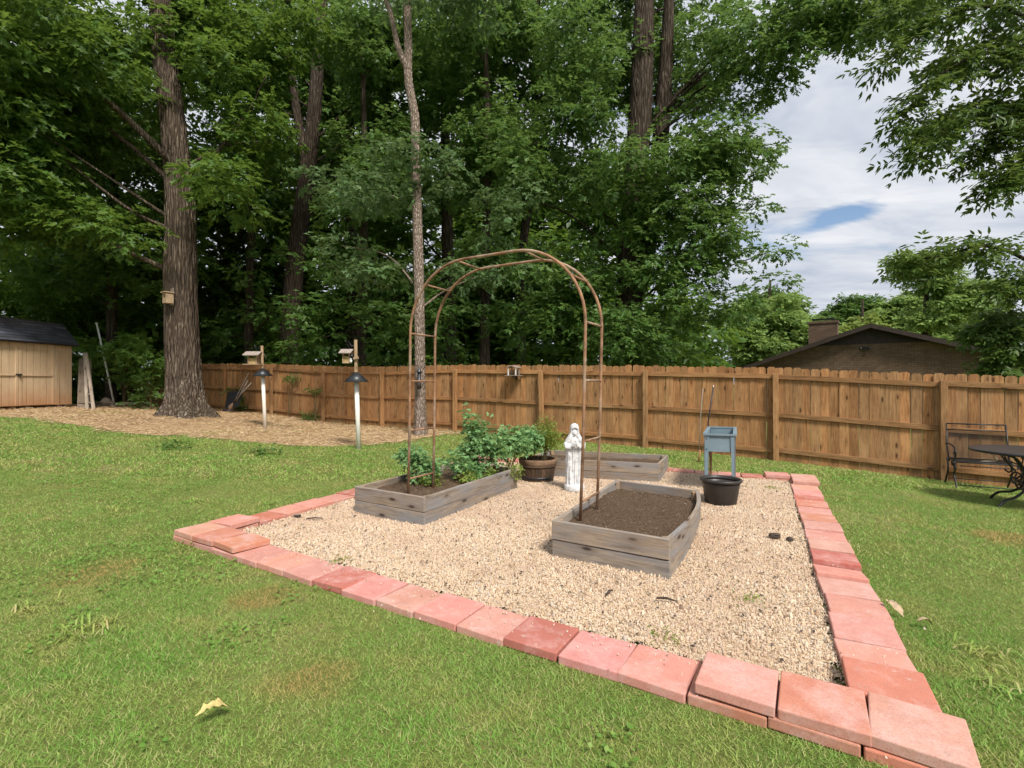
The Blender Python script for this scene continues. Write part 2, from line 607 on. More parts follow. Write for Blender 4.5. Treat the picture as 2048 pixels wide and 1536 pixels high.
# ------------------------------------------------------------------ mesh helpers
class MB:
    def __init__(s):
        s.v, s.f = [], []

    def add(s, vs_, fs):
        k = len(s.v)
        s.v += [tuple(map(float, p)) for p in vs_]
        s.f += [tuple(i + k for i in f) for f in fs]
        return s

    def box(s, lo, hi, mat=None):
        (a, b, c), (d, e, f) = lo, hi
        vs_ = [Vector(p) for p in ((a, b, c), (d, b, c), (d, e, c), (a, e, c), (a, b, f), (d, b, f), (d, e, f), (a, e, f))]
        if mat is not None:
            vs_ = [mat @ p for p in vs_]
        return s.add(vs_, [(0, 3, 2, 1), (4, 5, 6, 7), (0, 1, 5, 4), (1, 2, 6, 5), (2, 3, 7, 6), (3, 0, 4, 7)])

    def tube(s, pts, rad, n=8, cap=True):
        pts = [Vector(p) for p in pts]
        if not hasattr(rad, '__len__'):
            rad = [rad] * len(pts)
        vs_, fs = [], []
        up = None
        for i, p in enumerate(pts):
            t = (pts[min(i + 1, len(pts) - 1)] - pts[max(i - 1, 0)]).normalized()
            if up is None:
                up = t.orthogonal().normalized()
            else:
                up = (up - t * up.dot(t))
                up = up.normalized() if up.length > 1e-5 else t.orthogonal().normalized()
            w = t.cross(up)
            for j in range(n):
                a = 2 * math.pi * j / n
                vs_.append(p + (up * math.cos(a) + w * math.sin(a)) * rad[i])
        for i in range(len(pts) - 1):
            for j in range(n):
                k = (j + 1) % n
                fs.append((i * n + j, i * n + k, (i + 1) * n + k, (i + 1) * n + j))
        if cap:
            fs.append(tuple(range(n))[::-1])
            fs.append(tuple((len(pts) - 1) * n + j for j in range(n)))
        return s.add(vs_, fs)

    def lathe(s, prof, c=(0, 0, 0), n=24, sq=1.):
        vs_, fs = [], []
        for (r, z) in prof:
            for j in range(n):
                a = 2 * math.pi * j / n
                vs_.append((c[0] + r * math.cos(a), c[1] + r * math.sin(a) * sq, c[2] + z))
        for i in range(len(prof) - 1):
            for j in range(n):
                k = (j + 1) % n
                fs.append((i * n + j, i * n + k, (i + 1) * n + k, (i + 1) * n + j))
        return s.add(vs_, fs)

    def prism(s, poly, d, mat=None):
        """polygon in the local XZ plane, thickness d along local Y"""
        n = len(poly)
        vs_ = [Vector((x, 0, z)) for x, z in poly] + [Vector((x, d, z)) for x, z in poly]
        if mat is not None:
            vs_ = [mat @ p for p in vs_]
        fs = [tuple(range(n)), tuple(range(2 * n - 1, n - 1, -1))]
        fs += [((i + 1) % n, i, n + i, n + (i + 1) % n) for i in range(n)]
        return s.add(vs_, fs)

    def mesh(s, name, smooth=False):
        me = bpy.data.meshes.new(name)
        me.from_pydata(s.v, [], s.f)
        if smooth:
            me.polygons.foreach_set('use_smooth', [True] * len(me.polygons))
        me.update()
        return me


def link(name, me, mat, parent=None, mw=None, color=None, smooth_angle=None):
    o = bpy.data.objects.new(name, me)
    COL.objects.link(o)
    if mat is not None and not me.materials:
        me.materials.append(M[mat] if isinstance(mat, str) else mat)
    if mw is not None:
        o.matrix_basis = mw
    if parent is not None:
        o.parent = parent
        o.matrix_parent_inverse = WM[parent.name].inverted()
    WM[o.name] = o.matrix_basis.copy() if True else None
    if color is not None:
        o.color = (*color, 1) if len(color) == 3 else color
    return o


WM = {}


def thing(name, label, cat, loc=(0, 0, 0), group=None, kind=None):
    o = bpy.data.objects.new(name, None)
    COL.objects.link(o)
    o.empty_display_size = .1
    o.location = loc
    WM[o.name] = Matrix.Translation(Vector(loc))
    tag(o, label, cat, group, kind)
    return o


def tag(o, label, cat=None, group=None, kind=None):
    if label:
        o['label'] = label
    if cat:
        o['category'] = cat
    if group:
        o['group'] = group
    if kind:
        o['kind'] = kind
    return o


def part(name, mb, mat, parent, smooth=False, color=None, mw=None):
    return link(name, mb.mesh(name, smooth), mat, parent, mw, color)


def bevel_mesh(me, w, seg=1):
    b = bmesh.new()
    b.from_mesh(me)
    bmesh.ops.recalc_face_normals(b, faces=b.faces)
    bmesh.ops.bevel(b, geom=list(b.edges), offset=w, segments=seg, affect='EDGES', profile=.5)
    b.to_mesh(me)
    b.free()
    return me


def frame(o, x, z):
    """matrix whose local X points along x, local Z near z"""
    x = Vector(x).normalized()
    z = Vector(z)
    y = z.cross(x).normalized()
    z = x.cross(y)
    return Matrix(((x.x, y.x, z.x, o[0]), (x.y, y.y, z.y, o[1]), (x.z, y.z, z.z, o[2]), (0, 0, 0, 1)))


_bcache = {}


def board(name, a, b, w, t, mat, parent, up=(0, 0, 1), color=(1, 1, 1), bev=.003):
    """a plank from a to b: w is its height along up, t its thickness"""
    a, b = Vector(a), Vector(b)
    L = (b - a).length
    key = (round(L, 3), round(w, 4), round(t, 4), mat, bev)
    if key not in _bcache:
        me = MB().box((0, -t / 2, -w / 2), (L, t / 2, w / 2)).mesh(name)
        if bev:
            bevel_mesh(me, bev)
        _bcache[key] = me
    c = color
    return link(name, _bcache[key], mat, parent, frame(a, b - a, up), c)


def tone(lo=.8, hi=1.15, warm=.06):
    k = random.uniform(lo, hi)
    w = random.uniform(-warm, warm)
    return (k * (1 + w), k, k * (1 - w))


def big_mesh(name, V, F, mat, parent=None, smooth=False):
    """fast mesh from an (n,3) vertex array and an (m,3) triangle array"""
    me = bpy.data.meshes.new(name)
    nv, nf = len(V), len(F)
    me.vertices.add(nv)
    me.vertices.foreach_set('co', np.ascontiguousarray(V, np.float32).ravel())
    me.loops.add(nf * 3)
    me.loops.foreach_set('vertex_index', np.ascontiguousarray(F, np.int32).ravel())
    me.polygons.add(nf)
    me.polygons.foreach_set('loop_start', np.arange(0, nf * 3, 3, dtype=np.int32))
    me.polygons.foreach_set('loop_total', np.full(nf, 3, np.int32))
    if smooth:
        me.polygons.foreach_set('use_smooth', np.ones(nf, bool))
    me.update(calc_edges=True)
    return link(name, me, mat, parent)


def nrm(a):
    return a / (np.linalg.norm(a, axis=-1, keepdims=True) + 1e-9)


# leaf templates: x = across, y = along, z = out of the blade
T_OAK = (np.array([(0, 0, 0), (.22, .26, .06), (.09, .40, .02), (.36, .62, .10), (.11, .72, .02), (0, 1, -.08),
                   (-.22, .26, .06), (-.09, .40, .02), (-.36, .62, .10), (-.11, .72, .02)], float),
         np.array([(0, 1, 2), (0, 2, 5), (2, 3, 4), (2, 4, 5), (0, 7, 6), (0, 5, 7), (7, 9, 8), (7, 5, 9)]))
T_OVAL = (np.array([(0, 0, 0), (.17, .35, .05), (.12, .72, .03), (0, 1, -.06), (-.12, .72, .03), (-.17, .35, .05)], float),
          np.array([(0, 1, 2), (0, 2, 3), (0, 3, 4), (0, 4, 5)]))
T_LOBE = (np.array([(0, 0, 0), (.36, .44, .08), (.12, .60, .02), (0, 1, -.05), (-.12, .60, .02), (-.36, .44, .08)], float), np.array([(0, 1, 2), (0, 2, 3), (0, 3, 4), (0, 4, 5)]))
T_DIA = (np.array([(0, 0, 0), (.26, .5, .06), (0, 1, 0), (-.26, .5, .06)], float), np.array([(0, 1, 2), (0, 2, 3)]))


def leaves(name, O, A, N, S, tmpl, mat, parent=None):
    TV, TF = tmpl
    A = nrm(A)
    X = nrm(np.cross(A, N))
    N = np.cross(X, A)
    S = S[:, None, None]
    V = O[:, None, :] + S * (TV[None, :, 0, None] * X[:, None, :] + TV[None, :, 1, None] * A[:, None, :] + TV[None, :, 2, None] * N[:, None, :])
    F = TF[None] + (np.arange(len(O)) * len(TV))[:, None, None]
    return big_mesh(name, V.reshape(-1, 3), F.reshape(-1, 3), mat, parent)


def clump_leaves(blobs, per, leaf, k=7, twig=.4, droop=.25, flat=.55, shell=.5, jitter=.35):
    """blobs: (m,4) centres and radii -> origins, axes, normals and sizes of leaves set in flat sprays"""
    out = []
    for (x, y, z, r) in blobs:
        n = max(1, int(per * r * r))
        d = nrm(rng.normal(size=(n, 3)))
        rad = r * (shell + (1 - shell) * rng.random(n) ** .6)
        p = np.array((x, y, z)) + d * rad[:, None] * np.array((1, 1, flat))
        ax = nrm(d * np.array((1, 1, .35)) + .55 * rng.normal(size=(n, 3)) * np.array((1, 1, .4)) + np.array((0, 0, -droop)))
        nn = nrm(np.array((0, 0, 1.)) + .45 * d + .35 * rng.normal(size=(n, 3)))
        nn = nrm(nn - ax * (nn * ax).sum(1, keepdims=True))
        side = np.cross(nn, ax)
        for j in range(k):
            t = (j + .3) / k
            ang = (1 if j % 2 else -1) * (1.25 - .95 * t) + rng.normal(size=n) * .25
            a = ax * np.cos(ang)[:, None] + side * np.sin(ang)[:, None]
            a = nrm(a + np.array((0, 0, -droop * .6)) + rng.normal(size=(n, 3)) * .18)
            o = p + ax * (t * twig) + rng.normal(size=(n, 3)) * .03
            out.append((o, a, nrm(nn + jitter * rng.normal(size=(n, 3))), leaf * (.65 + .6 * rng.random(n))))
    return [np.concatenate([o[i] for o in out]) for i in range(4)]


def fill(ells, spacing, rlo, rhi, keep=1.):
    """blob centres spread through a union of ellipsoids (cx,cy,cz,rx,ry,rz)"""
    out = []
    for (cx_, cy__, cz, rx, ry, rz) in ells:
        vol = 4.19 * rx * ry * rz
        n = max(3, int(vol / spacing ** 3 * keep))
        d = nrm(rng.normal(size=(n, 3)))
        rr = rng.random(n) ** .42
        p = np.array((cx_, cy__, cz)) + d * rr[:, None] * np.array((rx, ry, rz)) * .92
        out.append(np.c_[p, rng.uniform(rlo, rhi, n)])
    return np.concatenate(out)

# ------------------------------------------------------------------ ground
# garden square: corners of the paver border (outer edge)
FL, FR, BR, BL = (np.array(p) for p in ((-2.95, 4.31), (1.54, 1.63), (4.2, 6.9), (-.62, 8.97)))


def inside(P, poly):
    x, y = P[:, 0], P[:, 1]
    r = np.zeros(len(P), bool)
    n = len(poly)
    for i in range(n):
        (x0, y0), (x1, y1) = poly[i], poly[(i + 1) % n]
        c = (y0 > y) != (y1 > y)
        r ^= c & (x < (x1 - x0) * (y - y0) / (y1 - y0 + 1e-12) + x0)
    return r


def axis_steps(lo, hi, fine_lo, fine_hi, step):
    a = list(np.arange(fine_lo, fine_hi + 1e-6, step))
    s, x = step, fine_lo
    left = []
    while x > lo:
        s *= 1.35
        x -= s
        left.append(x)
    s, x = step, fine_hi
    right = []
    while x < hi:
        s *= 1.35
        x += s
        right.append(x)
    return np.array(left[::-1] + a + right)


xs = axis_steps(-900, 900, -22, 14, .5)
ys = axis_steps(-300, 1500, -2, 26, .5)
gx_, gy_ = np.meshgrid(xs, ys)
gzv = gz(gx_, gy_)
gv = np.c_[gx_.ravel(), gy_.ravel(), gzv.ravel()]
nx = len(xs)
gf = []
for j in range(len(ys) - 1):
    for i in range(nx - 1):
        a = j * nx + i
        gf += [(a, a + 1, a + nx + 1), (a, a + nx + 1, a + nx)]
tag(big_mesh('ground', gv, np.array(gf), 'ground', None, True), 'mown back lawn sloping gently down to the fence', None, None, 'structure')


def pnoise(x, y, s, seed=0):
    """cheap smooth 2-D noise made of rotated sines"""
    v = np.zeros_like(np.asarray(x, float))
    for i in range(5):
        a = 1.7 * i + seed
        v = v + np.sin((x * math.cos(a) + y * math.sin(a)) * s * (1 + .43 * i) + 2.1 * i + seed * 3.3) / (1 + .5 * i)
    return v / 2.6


def grav_z(x, y):
    return gz(x, y) + .022 + .012 * pnoise(x, y, 2.2, 1) + .006 * pnoise(x, y, 7, 2)


def sheet(name, poly, step, zf, mat, **k):
    P = np.array(poly)
    lo, hi = P.min(0), P.max(0)
    X, Y = np.meshgrid(np.arange(lo[0], hi[0] + step, step), np.arange(lo[1], hi[1] + step, step))
    c = np.c_[X.ravel(), Y.ravel()]
    ok = inside(c, poly)
    w = X.shape[1]
    F = []
    for j in range(X.shape[0] - 1):
        for i in range(w - 1):
            a = j * w + i
            q = (a, a + 1, a + w + 1, a + w)
            if all(ok[list(q)]):
                F += [(q[0], q[1], q[2]), (q[0], q[2], q[3])]
    V = np.c_[c, zf(c[:, 0], c[:, 1])]
    F = np.array(F)
    u, inv = np.unique(F, return_inverse=True)
    return big_mesh(name, V[u], inv.reshape(-1, 3), mat, None, True)


vs_ = np.array((.449, .8935))                       # direction of the side edges
uf = (FR - FL) / np.linalg.norm(FR - FL)
vf = np.array((-uf[1], uf[0]))
ub = (BR - BL) / np.linalg.norm(BR - BL)
vb = np.array((-ub[1], ub[0]))
GRAV = [FL + uf * .29 + vf * .29, FR - uf * .30 + vf * .30, BR - ub * .30 - vb * .27, BL + ub * .29 - vb * .27]
tag(sheet('gravel_bed', GRAV, .06, lambda x, y: grav_z(x, y) - .006, 'gravel_bed'), 'pale gravel bed inside the red paver border', None, None, 'structure')

# raised beds: four corners (front-left, front-right, back-right, back-left)
BEDS = dict(left=[(-1.66, 5.23), (-.836, 4.71), (.064, 6.36), (-.76, 6.86)],
            right=[(.316, 3.92), (1.088, 3.425), (1.90, 5.02), (1.17, 5.58)],
            back=[(.235, 7.30), (1.985, 6.70), (2.37, 7.52), (.60, 8.12)])


def pebbles(n, poly, smin, smax, near):
    P = np.array(poly)
    lo, hi = P.min(0), P.max(0)
    c = rng.uniform(lo, hi, (int(n * 4), 2))
    c = c[inside(c, poly)]
    for b in BEDS.values():
        c = c[~inside(c, b)]
    d = np.hypot(c[:, 0], c[:, 1])
    c = c[(d < near[1]) & (d >= near[0])][:n]
    return c


def pebble_mesh(c, smin, smax, rich, dz=0.):
    n = len(c)
    s = smin + (smax - smin) * rng.random(n) ** 1.6
    z = grav_z(c[:, 0], c[:, 1]) + dz
    a0 = rng.random(n) * 6.28
    el = .65 + .35 * rng.random(n)
    hgt = s * (.45 + .45 * rng.random(n))
    m = 5
    ang = a0[:, None] + np.arange(m) * 2 * math.pi / m + rng.normal(size=(n, m)) * .16
    rr = s[:, None] * .5 * (.85 + .3 * rng.random((n, m)))
    ca_, sa_ = np.cos(a0)[:, None], np.sin(a0)[:, None]
    px_, py_ = np.cos(ang) * rr, np.sin(ang) * rr * el[:, None]
    X = px_ * ca_ - py_ * sa_
    Y = px_ * sa_ + py_ * ca_
    base = np.stack([c[:, :1] + X, c[:, 1:] + Y, np.broadcast_to((z - .004)[:, None], (n, m))], -1)
    tx, ty = rng.normal(size=(2, n)) * s * .12
    top = np.stack([c[:, 0] + tx, c[:, 1] + ty, z + hgt], -1)[:, None]
    if rich:
        midv = np.stack([c[:, :1] + X * .72 + tx[:, None] * .7, c[:, 1:] + Y * .72 + ty[:, None] * .7, (z + hgt * .78)[:, None] * np.ones((1, m)) + rng.normal(size=(n, m)) * s[:, None] * .07], -1)
        V = np.concatenate([base, midv, top], 1)
        F = []
        for i in range(m):
            k = (i + 1) % m
            F += [(i, k, m + k), (i, m + k, m + i), (m + i, m + k, 2 * m)]
    else:
        V = np.concatenate([base, top], 1)
        F = [(i, (i + 1) % m, m) for i in range(m)]
    F = np.array(F)
    return V.reshape(-1, 3), (F[None] + (np.arange(n) * V.shape[1])[:, None, None]).reshape(-1, 3)


pa = pebbles(56000, GRAV, 0, 0, (0, 4.2))
pb = pebbles(76000, GRAV, 0, 0, (4.2, 12))
V1, F1 = pebble_mesh(pa, .0065, .0145, False)
V2, F2 = pebble_mesh(pb, .0075, .016, False)
# bigger stones and strays kicked onto the pavers and into the grass
V3, F3 = pebble_mesh(pebbles(2200, GRAV, 0, 0, (0, 12)), .015, .027, True)
tt = rng.random(420)
ed = rng.integers(0, 2, 420)
sc2 = np.where(ed[:, None] == 0, FL + (FR - FL) * tt[:, None] + vf * (.31 - np.abs(rng.normal(size=420)) * .16)[:, None], FR + (BR - FR) * tt[:, None] + np.array((-.893, .449)) * (.30 - np.abs(rng.normal(size=420)) * .16)[:, None])
V4, F4 = pebble_mesh(sc2, .006, .013, False, .024)
V1, F1 = np.concatenate([V1, V3, V4]), np.concatenate([F1, F3 + len(V1), F4 + len(V1) + len(V3)])
tag(big_mesh('gravel', np.concatenate([V1, V2]), np.concatenate([F1, F2 + len(V1)]), 'pebble', None, True),
    'loose cream and tan gravel inside the red paver border', 'gravel', None, 'stuff')

# straw mulch under the trees, along the fence
STRAW = [(-12.9, 11.2), (-11.3, 11.5), (-9.8, 10.9), (-8.6, 10.5), (-7.6, 10.2), (-6.9, 10.5), (-5.9, 10.25), (-5.0, 10.0), (-4.2, 9.75), (-3.5, 9.9), (-2.85, 10.2),
         (-2.3, 11.0), (-1.75, 11.9), (-1.2, 12.3), (-1.35, 12.75), (-3.63, 14.05), (-5.78, 15.3), (-8.0, 16.6), (-10.3, 17.9), (-15, 20.6), (-16.5, 17.5), (-14.0, 14.0), (-13.4, 12.4)]


def straw_off(c):
    j = np.stack([pnoise(c[:, 0], c[:, 1], 3.1, 4), pnoise(c[:, 0], c[:, 1], 3.4, 9)], 1) * .28
    return inside(c + j, STRAW)


tag(sheet('straw_bed', STRAW, .16, lambda x, y: gz(x, y) + .006 + .006 * pnoise(x, y, 4, 3), 'straw_base'), 'straw covered ground below the trees by the fence', None, None, 'structure')
P = np.array(STRAW)
c = rng.uniform(P.min(0) - .4, P.max(0) + .4, (150000, 2))
c = c[straw_off(c)]
c = c[np.hypot(c[:, 0], c[:, 1]) < 21][:60000]
n = len(c)
th = rng.random(n) * 6.28
L = rng.uniform(.04, .13, n)
w = rng.uniform(.002, .005, n)
dx, dy = np.cos(th), np.sin(th)
z0 = gz(c[:, 0], c[:, 1]) + .012 + rng.random(n) * .03
z1 = z0 + rng.normal(size=n) * .015
V = np.stack([np.stack([c[:, 0] - dy * w, c[:, 1] + dx * w, z0], 1), np.stack([c[:, 0] + dy * w, c[:, 1] - dx * w, z0 + w], 1),
              np.stack([c[:, 0] + dx * L, c[:, 1] + dy * L, z1], 1)], 1)
tag(big_mesh('straw', V.reshape(-1, 3), np.arange(3 * n).reshape(-1, 3), 'straw'), 'loose tan straw strewn under the trees', 'straw', None, 'stuff')


# grass
def grass_patch(n, ylo, yhi, xlo, xhi, hmin, hmax, wid, seg):
    y = rng.uniform(ylo, yhi, n * 2)
    u = rng.uniform(-1.08, 1.08, n * 2)
    x = u * (y + .3)
    c = np.stack([x, y], 1)
    keep = rng.random(len(c)) < np.clip((y + .3) / (yhi + .3), .05, 1)
    c = c[keep & (x > xlo) & (x < xhi)]
    g2 = [FL - uf * .0, FR + uf * .0, BR, BL]
    c = c[~inside(c, g2)]
    st = straw_off(c)
    c = c[~st | (rng.random(len(c)) < .04 + .5 * (pnoise(c[:, 0], c[:, 1], 1.3, 6) + .5 * pnoise(c[:, 0], c[:, 1], 4.3, 2) > .42))]
    c = c[c[:, 1] < 12.0 - .58 * c[:, 0]]
    c = c[(c[:, 0] > -12.6 - .05 * c[:, 1])][:n]
    n = len(c)
    dens = pnoise(c[:, 0], c[:, 1], 2.1, 11)
    h = (hmin + (hmax - hmin) * rng.random(n) ** 1.4) * (1 + .35 * dens)
    th = rng.random(n) * 6.28
    lean = h * rng.uniform(.4, 2.0, n)
    lx, ly = np.cos(th) * lean, np.sin(th) * lean
    fa = rng.random(n) * 6.28
    wx, wy = np.cos(fa) * wid * rng.uniform(.6, 1.2, n), np.sin(fa) * wid * rng.uniform(.6, 1.2, n)
    z = gz(c[:, 0], c[:, 1]) - .003
    b0 = np.stack([c[:, 0] - wx, c[:, 1] - wy, z], 1)
    b1 = np.stack([c[:, 0] + wx, c[:, 1] + wy, z], 1)
    tp = np.stack([c[:, 0] + lx, c[:, 1] + ly, z + h], 1)
    if seg == 1:
        V = np.stack([b0, b1, tp], 1)
        F = np.array([(0, 1, 2)])
    else:
        m0 = np.stack([c[:, 0] - wx * .85 + lx * .3, c[:, 1] - wy * .85 + ly * .3, z + h * .62], 1)
        m1 = np.stack([c[:, 0] + wx * .85 + lx * .3, c[:, 1] + wy * .85 + ly * .3, z + h * .62], 1)
        V = np.stack([b0, b1, m0, m1, tp], 1)
        F = np.array([(0, 1, 3), (0, 3, 2), (2, 3, 4)])
    k = V.shape[1]
    return V.reshape(-1, 3), (F[None] + (np.arange(n) * k)[:, None, None]).reshape(-1, 3)


gl = [grass_patch(210000, 1.0, 3.4, -9, 9, .008, .026, .0024, 1),
      grass_patch(150000, 3.4, 6.8, -9, 9, .008, .026, .004, 1),
      grass_patch(120000, 6.8, 13.5, -14, 11, .014, .040, .009, 1)]
Vs, Fs, k = [], [], 0
for v, f in gl:
    Vs.append(v)
    Fs.append(f + k)
    k += len(v)
tag(big_mesh('grass', np.concatenate(Vs), np.concatenate(Fs), 'grass'), 'short patchy mown grass with dry yellow spots', 'grass', None, 'stuff')

# clover and broad-leaved weeds in the lawn
n0 = 4000
c = rng.uniform((-6, 1.2), (.5, 7), (n0 * 6, 2))
c = c[(pnoise(c[:, 0], c[:, 1], 1.7, 21) + .8 * pnoise(c[:, 0], c[:, 1], 6.1, 3) > .35) & ~inside(c, [FL, FR, BR, BL]) & (np.abs(c[:, 0]) < 1.06 * c[:, 1])][:n0]
n = len(c)
O = np.c_[c, gz(c[:, 0], c[:, 1]) + .015 + .02 * rng.random(n)]
A = nrm(np.c_[rng.normal(size=(n, 2)), np.abs(rng.normal(size=n)) * .35])
tag(leaves('clover', O, A, nrm(np.c_[rng.normal(size=(n, 2)) * .3, np.ones(n)]), rng.uniform(.014, .032, n), (T_DIA[0] * np.array((1.5, 1, 1)), T_DIA[1]), 'leaf_weed'),
    'low clover growing through the lawn', 'clover', None, 'stuff')

# ------------------------------------------------------------------ paver border
PV = .307
pav_me = bevel_mesh(MB().box((-PV / 2 + .003, -PV / 2 + .003, -.047), (PV / 2 - .003, PV / 2 - .003, 0)).mesh('paver'), .006, 2)
PINK, ROSE, RED, ORANGE = (.63, .32, .258), (.60, .33, .28), (.48, .185, .138), (.57, .255, .175)
border = thing('paver_border', 'square border of loose pink and red concrete pavers around the gravel', 'paver border', (*FL, 0))
TONES = {'P': PINK, 'S': ROSE, 'R': RED, 'O': ORANGE}


def paver(c, d, z, t, tilt=(0, 0), spin=None):
    a = math.atan2(d[1], d[0]) + (random.gauss(0, .018) if spin is None else spin)
    m = Matrix.Translation((c[0] + random.gauss(0, .004), c[1] + random.gauss(0, .004), z)) @ Matrix.Rotation(a, 4, 'Z') @ \
        Matrix.Rotation(tilt[0] + random.gauss(0, .012), 4, 'X') @ Matrix.Rotation(tilt[1] + random.gauss(0, .012), 4, 'Y')
    col = tuple(min(1, x * random.uniform(.93, 1.07)) for x in TONES[t])
    return link('paver', pav_me, 'paver', border, m, col)


def perp_in(d, sgn):
    return np.array((-d[1], d[0])) * sgn


for i, t in enumerate('PPPPPPRPPPPRPPOOO'):
    c = FL + uf * (i + .5) * PV + vf * PV / 2
    paver(c, uf, G(*c) + .045 + random.gauss(0, .003), t)
dr = (BR - FR) / np.linalg.norm(BR - FR)
for j, t in enumerate('OPPPSPRSPSOSORPPP', 1):
    c = FR + dr * ((j + .5) * .3105) + perp_in(dr, 1) * .15
    paver(c, dr, G(*c) + .045 + random.gauss(0, .004), t, (0, random.gauss(0, .02)) if j != 6 else (.0, .16))
for j, t in enumerate('PRPPPRPPPPRPPPPP', 1):
    c = FL + (BL - FL) / np.linalg.norm(BL - FL) * ((j + .5) * .309) + perp_in((BL - FL) / np.linalg.norm(BL - FL), -1) * .15
    paver(c, BL - FL, G(*c) + .045 + random.gauss(0, .003), t)
nb = int(np.linalg.norm(BR - BL) / .31)
for j in range(nb):
    c = BR - ub * (j + .5) * .31 - vb * .15
    paver(c, ub, G(*c) + .045 + random.gauss(0, .004), random.choice('PRSPOR'))
# second course on three corners
for i, t, dz in ((0, 'P', .0), (1, 'O', .003), (2, 'O', .0), (14, 'P', .002), (15, 'O', 0), (16, 'P', .0)):
    c = FL + uf * (i + .5) * (PV + .002) + vf * (PV / 2 + .004)
    paver(c, uf, G(*c) + .095 + dz, t, spin=random.gauss(0, .03))
c = FL + vs_ * 1.5 * PV + np.array((vs_[1], -vs_[0])) * .16
paver(c, vs_, G(*c) + .095, 'P', spin=.06)
c = FR + dr * 1.5 * .31 + perp_in(dr, 1) * .16
paver(c, dr, G(*c) + .095, 'O', spin=-.03)
for c, d in ((BR - ub * .155 - vb * .15, ub), (BR - ub * .47 - vb * .15, ub), (BR - ub * .16 - vb * .46, dr)):
    paver(c, d, G(*c) + .095, 'P')

# ------------------------------------------------------------------ fence
FD = Vector((1, -.58, 0)).normalized()
FN = Vector((-FD.y * -1, 0, 0))
FN = Vector((FD.y, -FD.x, 0))                    # towards the camera side
POSTS_X = [-15.26, -12.75, -10.37, -8.02, -5.78, -3.63, -1.42, .75, 2.83, 4.91, 6.96, 9.0]


def fy(x):
    return 12.06 - .58 * x


post_z = [G(x, fy(x)) for x in POSTS_X]


def fz(x):
    return float(np.interp(x, POSTS_X, post_z))


fence = thing('picket_fence', 'tall brown wooden privacy fence of dog-eared pickets along the back of the yard', 'fence', (POSTS_X[-1], fy(POSTS_X[-1]), post_z[-1]))
FH = 1.71
pick = []
for kx in range(5):
    hgt, wd = FH + (-.012, 0, .008, -.005, .014)[kx], .139
    e = .028
    me = MB().prism([(-.02, 0), (hgt - e, 0), (hgt, e), (hgt, wd - e), (hgt - e, wd), (-.02, wd)], .016).mesh('picket')
    pick.append(me)
x = POSTS_X[0]
while x < POSTS_X[-1]:
    m = frame((x, fy(x), fz(x) + .01), (random.gauss(0, .005), random.gauss(0, .004), 1), FD)
    shade = tone(.84, 1.24, .07)
    link('picket', random.choice(pick), 'fence', fence, m, shade)
    x += (.139 + random.uniform(.001, .005)) * FD.x
for i, px_ in enumerate(POSTS_X):
    base = Vector((px_, fy(px_), post_z[i])) + FN * .105
    lean = {7: -.022, 6: .004}.get(i, random.gauss(0, .004))
    top = base + Vector((FD.x * lean * 1.6, FD.y * lean * 1.6, FH - .11 + random.gauss(0, .015)))
    board('post', base - Vector((0, 0, .1)), top, .092, .092, 'fence', fence, FD, tone(.85, 1.25), .005)
for i in range(len(POSTS_X) - 1):
    a, b = POSTS_X[i], POSTS_X[i + 1]
    A0 = Vector((a, fy(a), 0)) + FN * .037 + FD * .03
    B0 = Vector((b, fy(b), 0)) + FN * .037 - FD * .03
    for h in (.19, .84, 1.55):
        za, zb = post_z[i] + h + random.gauss(0, .012), post_z[i + 1] + h + random.gauss(0, .012)
        board('rail', A0 + Vector((0, 0, za)), B0 + Vector((0, 0, zb)), .085, .038, 'fence', fence, (0, 0, 1), tone(.75, 1.1), .003)

# ------------------------------------------------------------------ shed
so = Vector((-12.95, 14.6, G(-12.95, 14.6)))
SW = Vector((-.126, -.992, 0))
SM = frame(so, SW, (0, 0, 1))                 # local x along the front towards the left, y out of the front, z up


def sp(x, y, z):
    return SM @ Vector((x, y, z))


shed = thing('garden_shed', 'tan garden shed with double doors and charcoal shingle roof', 'shed', tuple(so))
Z0, ZE, ZR_, SWID, SDEP = .10, 1.86, 2.46, 2.75, .86
part('wall', MB().box((.01, -SDEP, Z0), (SWID, -.02, ZE), SM).prism([(-SDEP, ZE), (-.02, ZE), (-SDEP / 2, ZR_ - .08)], .02,
     frame(sp(.01, 0, 0), SM.to_3x3() @ Vector((0, 1, 0)), (0, 0, 1))), 'siding', shed)
xx = 0.0
for wd in (.19, .19):
    board('siding_board', sp(xx + wd / 2, -.009, Z0), sp(xx + wd / 2, -.009, ZE), wd - .012, .018, 'siding', shed, SW, bev=.002)
    xx += wd
board('corner_trim', sp(.41, .008, Z0), sp(.41, .008, ZE - .02), .05, .03, 'siding', shed, SW)
board('door_trim', sp(.47, .012, Z0), sp(.47, .012, ZE - .02), .045, .035, 'siding', shed, SW)
for k in range(2):
    d0 = .51 + k * .93
    dm = MB().box((d0, -.018, Z0 + .01), (d0 + .918, -.002, ZE - .05), SM)
    door = part('door', dm, 'siding', shed)
    for q in range(5):
        wd = .17
        xx = d0 + .03 + q * .172 + wd / 2
        o = board('door_board', sp(xx, .006, Z0 + .02), sp(xx, .006, ZE - .06), wd - .020, .016, 'siding', shed, SW, bev=.002)
        o.parent = door
        o.matrix_parent_inverse = WM[door.name].inverted()
    for e in (d0 + .035, d0 + .883):
        o = board('door_stile', sp(e, .022, Z0 + .015), sp(e, .022, ZE - .055), .07, .02, 'siding', shed, SW)
        o.parent = door
        o.matrix_parent_inverse = WM[door.name].inverted()
    o = board('crossbar', sp(d0 + .05, .03, .93), sp(d0 + .87, .03, .93), .035, .025, 'siding', shed)
    o.parent = door
    o.matrix_parent_inverse = WM[door.name].inverted()
